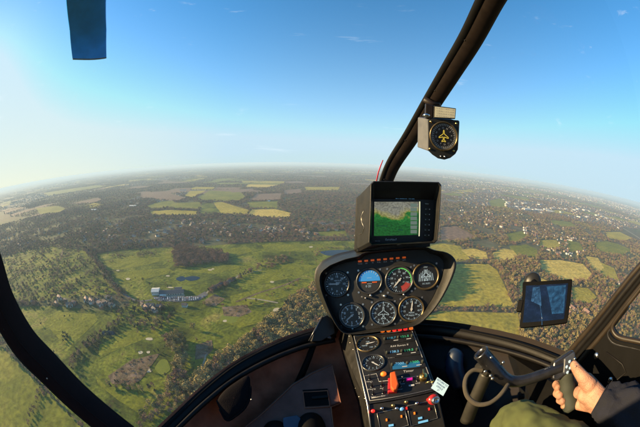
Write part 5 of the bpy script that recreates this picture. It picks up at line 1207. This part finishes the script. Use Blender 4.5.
def scatter(name, label, arr, protos, mats_random=True):
    """arr rows: x, y, sz, sxy, rot, proto index; one object whose node group sets an instance of a real tree at each point"""
    me = bpy.data.meshes.new(name); me.vertices.add(len(arr)); co = np.zeros((len(arr), 3), np.float32); co[:, 0] = arr[:, 0]; co[:, 1] = arr[:, 1]; me.vertices.foreach_set('co', co.ravel())
    for an, col in (('sz', 2), ('sxy', 3), ('rot', 4)):
        at = me.attributes.new(an, 'FLOAT', 'POINT'); at.data.foreach_set('value', arr[:, col].astype(np.float32))
    at = me.attributes.new('pick', 'INT', 'POINT'); at.data.foreach_set('value', arr[:, 5].astype(np.int32)); me.update()
    o = bpy.data.objects.new(name, me); COL.objects.link(o); o.location = (0, 0, -H); o['kind'] = 'stuff'; o['label'] = label; o['category'] = name.replace('_', ' ')
    ng = bpy.data.node_groups.new(name, 'GeometryNodeTree'); ng.interface.new_socket('Geometry', in_out='INPUT', socket_type='NodeSocketGeometry'); ng.interface.new_socket('Geometry', in_out='OUTPUT', socket_type='NodeSocketGeometry')
    N = ng.nodes; L = ng.links; gi = N.new('NodeGroupInput'); go = N.new('NodeGroupOutput'); join = N.new('GeometryNodeJoinGeometry')
    def attr(n_, t='FLOAT'):
        a = N.new('GeometryNodeInputNamedAttribute'); a.data_type = t; a.inputs[0].default_value = n_; return a.outputs[0]
    sz, sxy, rot, pick = attr('sz'), attr('sxy'), attr('rot'), attr('pick', 'INT')
    for idx, pr in enumerate(protos):
        oi = N.new('GeometryNodeObjectInfo'); oi.transform_space = 'ORIGINAL'; oi.inputs[0].default_value = pr
        cmp_ = N.new('FunctionNodeCompare'); cmp_.data_type = 'INT'; cmp_.operation = 'EQUAL'; L.new(pick, cmp_.inputs[2]); cmp_.inputs[3].default_value = idx
        ip_ = N.new('GeometryNodeInstanceOnPoints'); L.new(gi.outputs[0], ip_.inputs['Points']); L.new(cmp_.outputs[0], ip_.inputs['Selection']); L.new(oi.outputs['Geometry'], ip_.inputs['Instance'])
        cx_ = N.new('ShaderNodeCombineXYZ'); L.new(sxy, cx_.inputs[0]); L.new(sxy, cx_.inputs[1]); L.new(sz, cx_.inputs[2]); L.new(cx_.outputs[0], ip_.inputs['Scale'])
        cr_ = N.new('ShaderNodeCombineXYZ'); L.new(rot, cr_.inputs[2]); L.new(cr_.outputs[0], ip_.inputs['Rotation']); L.new(ip_.outputs[0], join.inputs[0])
    L.new(join.outputs[0], go.inputs[0]); md = o.modifiers.new('planting', 'NODES'); md.node_group = ng; return o
rest = np.array([i for i in range(len(T)) if i not in solo_set]); TR = T[rest]
arr = np.stack([TR[:, 0], TR[:, 1], TR[:, 2], TR[:, 3], rng.uniform(0, 6.28, len(TR)), TR[:, 4] * 3 + rng.integers(0, 3, len(TR))], 1)
protos = [first[(k, v)] for k in range(4) for v in range(3)]
nearm = TR[:, 5] != 99
scatter('woodland', 'dense brown and green winter woods, hedges and gardens across the valley', arr[nearm], protos)
scatter('distant_woodland', 'hazy brown woods and hedges stretching to the horizon', arr[~nearm], protos)
print('TREES', len(T), 'solo', len(solo), 'near', int(nearm.sum()))

# ------------------------------------------------------------------ houses
HW = [mat('white_render', (.62, .60, .54), .8, noise_amt=.1, nscale=.5), mat('red_brick', (.26, .12, .08), .9, noise_amt=.2, nscale=2), mat('buff_brick', (.38, .30, .20), .9, noise_amt=.15, nscale=2), mat('cream_render', (.5, .46, .38), .8, noise_amt=.1, nscale=1)]
HR = [mat('brown_tiles', (.15, .11, .085), .8, noise_amt=.25, nscale=1.5, rnd=.3), mat('slate', (.075, .07, .07), .8, noise_amt=.2, nscale=1.5, rnd=.3), mat('red_tiles', (.19, .115, .085), .8, noise_amt=.25, nscale=1.5, rnd=.3)]
WG = mat('window_glass', (.03, .04, .05), .1)
def add_gable(mb, x0, x1, y0, y1, z0, z1, ov=.5):
    ym = (y0 + y1) / 2; x0 -= ov; x1 += ov; ya, yb = y0 - ov, y1 + ov
    mb.add([(x0, ya, z0 - .3), (x1, ya, z0 - .3), (x1, yb, z0 - .3), (x0, yb, z0 - .3), (x0, ym, z1), (x1, ym, z1), (x0, ya, z0), (x1, ya, z0), (x1, yb, z0), (x0, yb, z0)],
           [(6, 7, 5, 4), (8, 9, 4, 5), (0, 1, 7, 6), (2, 3, 9, 8), (3, 2, 1, 0), (0, 6, 4, 9, 3), (1, 2, 8, 5, 7)])
def mesh_of(mb, name, m):
    me = bpy.data.meshes.new(name); me.from_pydata([tuple(v) for v in mb.v], [], mb.f); me.update(); me.materials.append(m); return me
def house_meshes(kind, var):
    w_, d_ = ((11, 8), (14, 9), (18, 10))[var]; h = (5.2, 5.4, 6)[var]; body = MB().box((0, 0, h / 2), (w_, d_, h)); roof = MB(); add_gable(roof, -w_ / 2, w_ / 2, -d_ / 2, d_ / 2, h, h + 3.4)
    body.add([(-w_ / 2, -d_ / 2, h), (-w_ / 2, d_ / 2, h), (-w_ / 2, 0, h + 3)], [(0, 2, 1)]).add([(w_ / 2, -d_ / 2, h), (w_ / 2, d_ / 2, h), (w_ / 2, 0, h + 3)], [(0, 1, 2)])
    if var: 
        body.box((w_ * .22, -d_ * .62, h / 2), (w_ * .35, d_ * .5, h)); rr = MB(); add_gable(rr, -d_ * .87, -d_ * .1, -w_ * .175, w_ * .175, h, h + 2.6, .3)
        roof.add([(w_ * .22 - v.y, v.x, v.z) for v in rr.v], rr.f)
    ch = MB().box((w_ * .3, .6, h + 3), (.9, .9, 3.2)); win = []
    for x in (-.34, -.1, .14, .36):
        for z in (1.6, 4.1):
            for s in (-1, 1):
                if var and s < 0 and x > .05: continue
                win.append(MB().box((w_ * x, s * (d_ / 2 + .02), z), (1.3, .12, 1.2)))
    return mesh_of(body, 'wall', HW[kind]), mesh_of(roof, 'roof', HR[(kind + var) % 3]), mesh_of(ch, 'chimney', HW[1]), [mesh_of(q, 'window', WG) for q in win]
HM = {(k, v): house_meshes(k, v) for k in range(4) for v in range(3)}
for (poly, n__) in (([(80, 216), (150, 219), (220, 220), (300, 220), (355, 226), (356, 236), (290, 236), (220, 240), (150, 245), (100, 246), (78, 240)], 215),
                    ([(445, 206), (480, 207), (520, 212), (560, 226), (590, 240), (585, 256), (560, 256), (538, 246), (520, 228), (500, 226), (470, 224), (446, 222)], 270), ([(0, 225), (60, 222), (76, 236), (40, 244), (0, 252)], 60), ([(560, 306), (590, 304), (600, 318), (582, 320), (572, 316)], 12), ([(600, 280), (640, 276), (640, 300), (620, 300)], 10)):
    xs = [p[0] for p in poly]; ys = [p[1] for p in poly]; c = 0
    while c < n__:
        a, b = rng.uniform(min(xs), max(xs)), rng.uniform(min(ys), max(ys))
        if not inpoly(np.array([a]), np.array([b]), poly)[0]: continue
        c += 1; x, y = G(a, b); th_ = round(noise.noise(Vector((x / 500, y / 500, 2))) * 6) * .5; u_ = x * cos(th_) + y * sin(th_); v_ = -x * sin(th_) + y * cos(th_); v_ = round(v_ / 64) * 64 + (15 if rng.random() < .5 else -15) + rng.uniform(-2, 2); u_ = round(u_ / 19) * 19; x = u_ * cos(th_) - v_ * sin(th_); y = u_ * sin(th_) + v_ * cos(th_); house_pts.append((x, y, th_, (rng.uniform(.85, 1.25) if a < 400 else rng.uniform(.95, 1.4)), int(rng.choice(4, p=(.42, .2, .15, .23))), 1))
ESTATE = [(60, 299, 2), (66, 302, 1), (70, 306, 2), (75, 304, 1), (87, 301, 2), (92, 302.5, 2), (97, 301, 1), (101, 305, 2), (106, 304, 2), (109, 299, 1), (112, 306, 1), (57, 305, 1), (33, 303.5, 0), (147, 309, 1), (151, 307, 2), (155, 311, 1), (160, 308, 1), (143, 306, 0), (185, 306.5, 0)]
hp = np.array(house_pts); hx, hy = pixv(hp[:, 0], hp[:, 1])
for p in [f[0] for f in F] + [GOLF]: m_ = inpoly(hx, hy, p); hp, hx, hy = hp[~m_], hx[~m_], hy[~m_]
hid = np.zeros(len(hp), bool)
for p in OCC: hid |= inpoly(hx, hy, p)
hd = np.hypot(hp[:, 0], hp[:, 1]); order = [i for i in np.argsort(hd / hp[:, 3]) if not hid[i] and 0 < hx[i] < 640][:255]; hs_ = set(order)
CN = ['white rendered', 'red brick', 'buff brick', 'cream rendered']; firsth = {}
def put_house(x, y, rot, s, k, v, label, group, full):
    rt = thing('house', label, 'house', (x, y, -H), group); rt.rotation_euler = (0, 0, rot); rt.scale = (s, s, s)
    a, b, c, wn = HM[(k, v)]
    for nm, me in [('wall', a), ('roof', b)] + ([('window', q) for q in wn] if full else []):
        o = bpy.data.objects.new(nm, me); COL.objects.link(o); o.parent = rt
        if nm == 'wall': firsth.setdefault(('w', k, v), o)
        if nm == 'roof':
            firsth.setdefault(('r', k, v), o); q = bpy.data.objects.new('chimney', c); COL.objects.link(q); q.parent = o
    return rt
for n__, (a, b, v) in enumerate(ESTATE):
    x, y = G(a, b); k = (0, 3, 0, 1, 0, 0, 3, 0, 1, 0, 3, 1, 0, 1, 1, 3, 1, 0, 0)[n__]
    where = 'in the leafy estate beyond the pasture' if a < 130 else 'among the dark trees below the clubhouse'
    put_house(x, y, rng.uniform(-.6, .6), 1.15, k, v, f'{CN[k]} house with {"a wing and " if v else ""}gabled roof {where}', f'{CN[k]} {"winged " if v else ""}houses {where}', True)
for i in order:
    k = int(hp[i, 4]); v = int(rng.integers(0, 3)); right = hx[i] > 440; where = 'in the wooded hill town beyond the map display' if right else 'in the wooded suburb above the golf course'
    put_house(hp[i, 0], hp[i, 1], hp[i, 2], hp[i, 3], k, v, f'small {CN[k]} house {where}', f'{CN[k]} houses {where}', False)
oth = [i for i in range(len(hp)) if i not in hs_]; A_ = hp[oth]
kv = [(k, v) for k in range(4) for v in range(3) if ('w', k, v) in firsth]
pr = [firsth[('w', k, v)] for k, v in kv] + [firsth[('r', k, v)] for k, v in kv]
pk = np.array([next((j for j, (k, v) in enumerate(kv) if k == int(a[4])), 0) for a in A_])
base = np.stack([A_[:, 0], A_[:, 1], A_[:, 3], A_[:, 3], A_[:, 2], pk], 1); b2 = base.copy(); b2[:, 5] += len(kv)
scatter('distant_housing', 'tiny pale houses of the far towns fading into haze', np.vstack([base, b2]), pr)
print('HOUSES', len(hp), len(order))

# clubhouse
cx, cyy = G(170, 293.5); ang = atan2(G(190, 293)[1] - G(160, 294.5)[1], G(190, 293)[0] - G(160, 294.5)[0])
ch = thing('clubhouse', 'long low clubhouse with white end block and dark roof beside the car park', 'clubhouse', (cx, cyy, -H)); ch.rotation_euler = (0, 0, ang)
def part(name, mb, m, parent): o = bpy.data.objects.new(name, mesh_of(mb, name, m)); COL.objects.link(o); o.parent = parent; return o
part('wall', MB().box((5, 0, 2.5), (64, 20, 5)), HW[3], ch); rf = MB(); add_gable(rf, -27, 37, -10, 10, 5, 10, 1.2); part('roof', rf, HR[1], ch)
part('end_block', MB().box((-38, 4, 5), (20, 22, 10)), HW[0], ch); rf = MB(); add_gable(rf, -48, -28, -7, 15, 10, 13.5, .8); part('roof', rf, HW[0], ch)
part('wing', MB().box((22, 14, 3), (16, 16, 6)), HW[3], ch); rf = MB(); add_gable(rf, 13, 31, 6, 22, 6, 9.5, .8); part('wing_roof', rf, HR[1], ch)
part('canopy', MB().box((-20, -14, 4.2), (10, 8, .4)), HW[0], ch)
part('terrace', MB().box((10, -15, .6), (60, 8, 1.2)), GM['pale'], ch)
part('porch', MB().box((-14, -12.5, 2), (12, 5, 4)), HW[0], ch)
for k in range(9): part('window', MB().box((-22 + k * 6.5, -10.1, 2.4), (3.2, .3, 2)), WG, ch)
for k in range(4): part('window', MB().box((-45 + k * 4.6, -7.1, 6.5), (2.2, .3, 2)), WG, ch)
# sheds along the drive
for n__, (a, b, l, c_) in enumerate(((214, 288.5, 20, 1), (219, 285.6, 26, 1), (227, 283, 18, 2), (232, 280.5, 22, 1))):
    x, y = G(a, b); o = thing('shed', ('low brick shed nearest the car park along the pale drive', 'long brick shed second along the pale drive', 'buff shed third along the pale drive', 'brick shed farthest up the pale drive')[n__], 'shed', (x, y, -H), 'sheds along the drive')
    a0, a1 = G(a - 3, b + 1.5), G(a + 3, b - 1.5); o.rotation_euler = (0, 0, atan2(a1[1] - a0[1], a1[0] - a0[0]))
    part('wall', MB().box((0, 0, 2), (l, 9, 4)), HW[c_], o); rf = MB(); add_gable(rf, -l / 2, l / 2, -4.5, 4.5, 4, 6.8, .6); part('roof', rf, HR[n__ % 3], o); part('door', MB().box((2, -4.55, 1.3), (3, .2, 2.6)), HR[1], o)
# large pale buildings far away
BIG = [(100, 184.5, 90, 30, 'white hall on the hazy green ridge'), (91, 192, 60, 22, 'pale works building below the hazy ridge'), (133, 206.5, 70, 35, 'white school buildings by the brown field'), (138, 204, 50, 25, 'second white school block by the brown field'), (94, 210.5, 60, 25, 'pale roofed depot in the woods'), (269, 201.5, 18, 8, 'farmhouse between the ploughed and green fields'), (183, 190.5, 90, 14, 'long white barn beyond the brown fields')]
for k in range(34):
    a = 505 + k * 3.3 + rng.uniform(-3, 3); b = 203.5 + (a - 505) * .125 + rng.uniform(-3.2, 4.5) + max(0, a - 590) * .25
    if a < 640: BIG.append((a, b, rng.uniform(50, 120), rng.uniform(20, 60), None))
for n__, (a, b, l, d_, lab) in enumerate(BIG):
    x, y = G(a, b); h_ = rng.uniform(7, 12) if lab is None else 8 if l > 20 else 5
    o = thing('warehouse' if lab is None else 'hall', lab or 'large pale flat roofed warehouse in the hazy trading estate', 'warehouse' if lab is None else 'building', (x, y, -H), 'warehouses of the trading estate' if lab is None else None)
    o.rotation_euler = (0, 0, rng.uniform(-.3, .3)); part('wall', MB().box((0, 0, h_ / 2), (l, d_, h_)), HW[0], o)
    rf = MB(); add_gable(rf, -l / 2, l / 2, -d_ / 2, d_ / 2, h_, h_ + (2 if lab is None else 4), .6); part('roof', rf, HW[0] if n__ % 3 else HR[1], o)
# cars in the car park
CP = [mat('car_white', (.7, .7, .7), .3, rnd=.1), mat('car_silver', (.4, .42, .44), .3, .5), mat('car_dark', (.03, .035, .05), .3), mat('car_blue', (.05, .12, .3), .3), mat('car_red', (.35, .03, .03), .3)]
CNm = ['white', 'silver', 'dark', 'blue', 'red']
bodyp = [(-2.2, .35), (-2.2, .85), (-1.9, 1.0), (-1.2, 1.05), (-.7, 1.45), (.9, 1.45), (1.6, 1.0), (2.1, .9), (2.2, .35)]
mb = MB(); mb.prism([Vector((x, -.88, z)) for x, z in bodyp], Vector((0, 1, 0)), 1.76); carb = [mesh_of(mb, 'body', c) for c in CP]
wl = MB()
gl = mesh_of(MB().box((.1, 0, 1.22), (2.0, 1.79, .3)), 'windscreen', WG); tyre = mesh_of(wl.tube([(0, -.1, 0), (0, .1, 0)], .34, 12), 'wheel', mat('tyre', (.02, .02, .02), .8))
c = 0; park = [(152, 297.5), (160, 296), (175, 297), (197, 296), (205, 291.5), (208, 295), (199, 300.5), (178, 302), (158, 301)]
slots = []
for r_ in range(4):
    for a in range(24):
        px_, py_ = 155 + a * 2.15, 297.9 + r_ * .95 - (max(0, a - 14) * .14)
        if inpoly(np.array([px_]), np.array([py_]), park)[0] and rng.random() < .72: slots.append((px_, py_))
for px_, py_ in slots:
    x, y = G(px_, py_); k = int(rng.choice(5, p=(.36, .26, .2, .1, .08))); o = thing('car', f'{CNm[k]} car parked in rows beside the clubhouse', 'car', (x, y, -H + 1.3), f'{CNm[k]} cars in the clubhouse car park'); o.rotation_euler = (0, 0, ang + pi / 2 + rng.uniform(-.05, .05))
    for nm, me in (('body', carb[k]), ('windscreen', gl)): q = bpy.data.objects.new(nm, me); COL.objects.link(q); q.parent = o
    for sx in (-1.35, 1.35):
        for sy in (-.8, .8): q = bpy.data.objects.new('wheel', tyre); COL.objects.link(q); q.parent = o; q.location = (sx, sy, .34)
print('CARS', len(slots))

# ================================================================== haze
hm = bpy.data.materials.new('air_haze'); hm.use_nodes = True; nt = hm.node_tree; nt.nodes.clear(); out = nt.nodes.new('ShaderNodeOutputMaterial'); pv = nt.nodes.new('ShaderNodeVolumePrincipled')
pv.inputs['Color'].default_value = (.58, .78, 1.0, 1); pv.inputs['Density'].default_value = HAZE if 'HAZE' in globals() else 1.05e-4; pv.inputs['Anisotropy'].default_value = .05
nt.links.new(pv.outputs[0], out.inputs['Volume'])
hz = MB().box((0, 26000, (-H - 1 + 4) / 2), (130000, 72000, H + 5)).build('haze', hm, None); hz['kind'] = 'stuff'; hz['label'] = 'pale blue haze lying over the whole valley'; hz['category'] = 'haze'
#@@SPLIT
# ================================================================== sky and light
w = bpy.data.worlds.new('World'); scene.world = w; w.use_nodes = True; nt = w.node_tree
bg = nt.nodes['Background']; sk = nt.nodes.new('ShaderNodeTexSky'); sk.sky_type = 'NISHITA'; sk.sun_disc = False
sk.sun_elevation = radians(SUN_EL); sk.sun_rotation = radians(SUN_AZ); sk.air_density = 1.0; sk.dust_density = .2; sk.ozone_density = 3.0; sk.altitude = 300
hs_n = nt.nodes.new('ShaderNodeHueSaturation'); hs_n.inputs['Saturation'].default_value = 1.3; hs_n.inputs['Hue'].default_value = .494; nt.links.new(sk.outputs[0], hs_n.inputs['Color']); 
cap_ = nt.nodes.new('ShaderNodeMix'); cap_.data_type = 'RGBA'; cap_.blend_type = 'DARKEN'; cap_.inputs[0].default_value = 1; cap_.inputs[7].default_value = (2.2, 3.15, 3.9, 1); nt.links.new(hs_n.outputs[0], cap_.inputs[6])
# pale band of haze lying along the horizon, warmer towards the sun
tcw = nt.nodes.new('ShaderNodeTexCoord'); sp_ = nt.nodes.new('ShaderNodeSeparateXYZ'); nt.links.new(tcw.outputs['Generated'], sp_.inputs[0])
ab = nt.nodes.new('ShaderNodeMath'); ab.operation = 'MAXIMUM'; ab.inputs[1].default_value = 0; nt.links.new(sp_.outputs[2], ab.inputs[0])
ml = nt.nodes.new('ShaderNodeMath'); ml.operation = 'MULTIPLY'; ml.inputs[1].default_value = -3.9; nt.links.new(ab.outputs[0], ml.inputs[0])
ex = nt.nodes.new('ShaderNodeMath'); ex.operation = 'EXPONENT'; nt.links.new(ml.outputs[0], ex.inputs[0])
fa = nt.nodes.new('ShaderNodeMath'); fa.operation = 'MULTIPLY'; fa.inputs[1].default_value = .92; nt.links.new(ex.outputs[0], fa.inputs[0])
sx = nt.nodes.new('ShaderNodeMapRange'); sx.inputs[1].default_value = -.35; sx.inputs[2].default_value = -1.0; nt.links.new(sp_.outputs[0], sx.inputs[0])
hc = nt.nodes.new('ShaderNodeMix'); hc.data_type = 'RGBA'; hc.inputs[6].default_value = (2.25, 2.95, 3.3, 1); hc.inputs[7].default_value = (3.6, 3.65, 2.8, 1); nt.links.new(sx.outputs[0], hc.inputs[0])
mw = nt.nodes.new('ShaderNodeMix'); mw.data_type = 'RGBA'; nt.links.new(fa.outputs[0], mw.inputs[0]); nt.links.new(cap_.outputs[2], mw.inputs[6]); nt.links.new(hc.outputs[2], mw.inputs[7])
# a few thin cirrus wisps
mpw = nt.nodes.new('ShaderNodeMapping'); mpw.inputs['Scale'].default_value = (2.2, 12.0, 30.0); mpw.inputs['Rotation'].default_value = (.35, .55, .4); nt.links.new(tcw.outputs['Generated'], mpw.inputs[0])
nw = nt.nodes.new('ShaderNodeTexNoise'); nw.inputs['Scale'].default_value = 1.0; nw.inputs['Detail'].default_value = 8; nw.inputs['Roughness'].default_value = .6; nw.inputs['Distortion'].default_value = .4; nt.links.new(mpw.outputs[0], nw.inputs['Vector'])
rw = nt.nodes.new('ShaderNodeMapRange'); rw.inputs[1].default_value = .645; rw.inputs[2].default_value = .85; rw.inputs[4].default_value = .45; nt.links.new(nw.outputs['Fac'], rw.inputs[0])
mc = nt.nodes.new('ShaderNodeMix'); mc.data_type = 'RGBA'; mc.inputs[7].default_value = (4.0, 4.2, 4.4, 1); nt.links.new(rw.outputs[0], mc.inputs[0]); nt.links.new(mw.outputs[2], mc.inputs[6])
nt.links.new(mc.outputs[2], bg.inputs[0]); bg.inputs[1].default_value = .11
sd = bpy.data.lights.new('sun', 'SUN'); sd.energy = 5.0; sd.angle = radians(.6); sd.color = (1.0, .72, .37)
so_ = bpy.data.objects.new('sun', sd); COL.objects.link(so_)
dv = Vector((sin(radians(SUN_AZ)) * cos(radians(SUN_EL)), cos(radians(SUN_AZ)) * cos(radians(SUN_EL)), sin(radians(SUN_EL))))
so_.rotation_euler = dv.to_track_quat('Z', 'Y').to_euler(); so_.location = dv * 50
vs = scene.view_settings; scene.display_settings.display_device = 'sRGB'; vs.view_transform = 'Standard'; vs.look = 'None'; vs.gamma = 1; vs.exposure = EXPOSURE; vs.use_curve_mapping = False
scene.render.engine = 'CYCLES'; cy_ = scene.cycles; cy_.max_bounces = 6; cy_.diffuse_bounces = 3; cy_.glossy_bounces = 3; cy_.transparent_max_bounces = 16; cy_.volume_bounces = 1; cy_.use_denoising = True; cy_.sample_clamp_indirect = 6
cy_.caustics_reflective = False; cy_.caustics_refractive = False
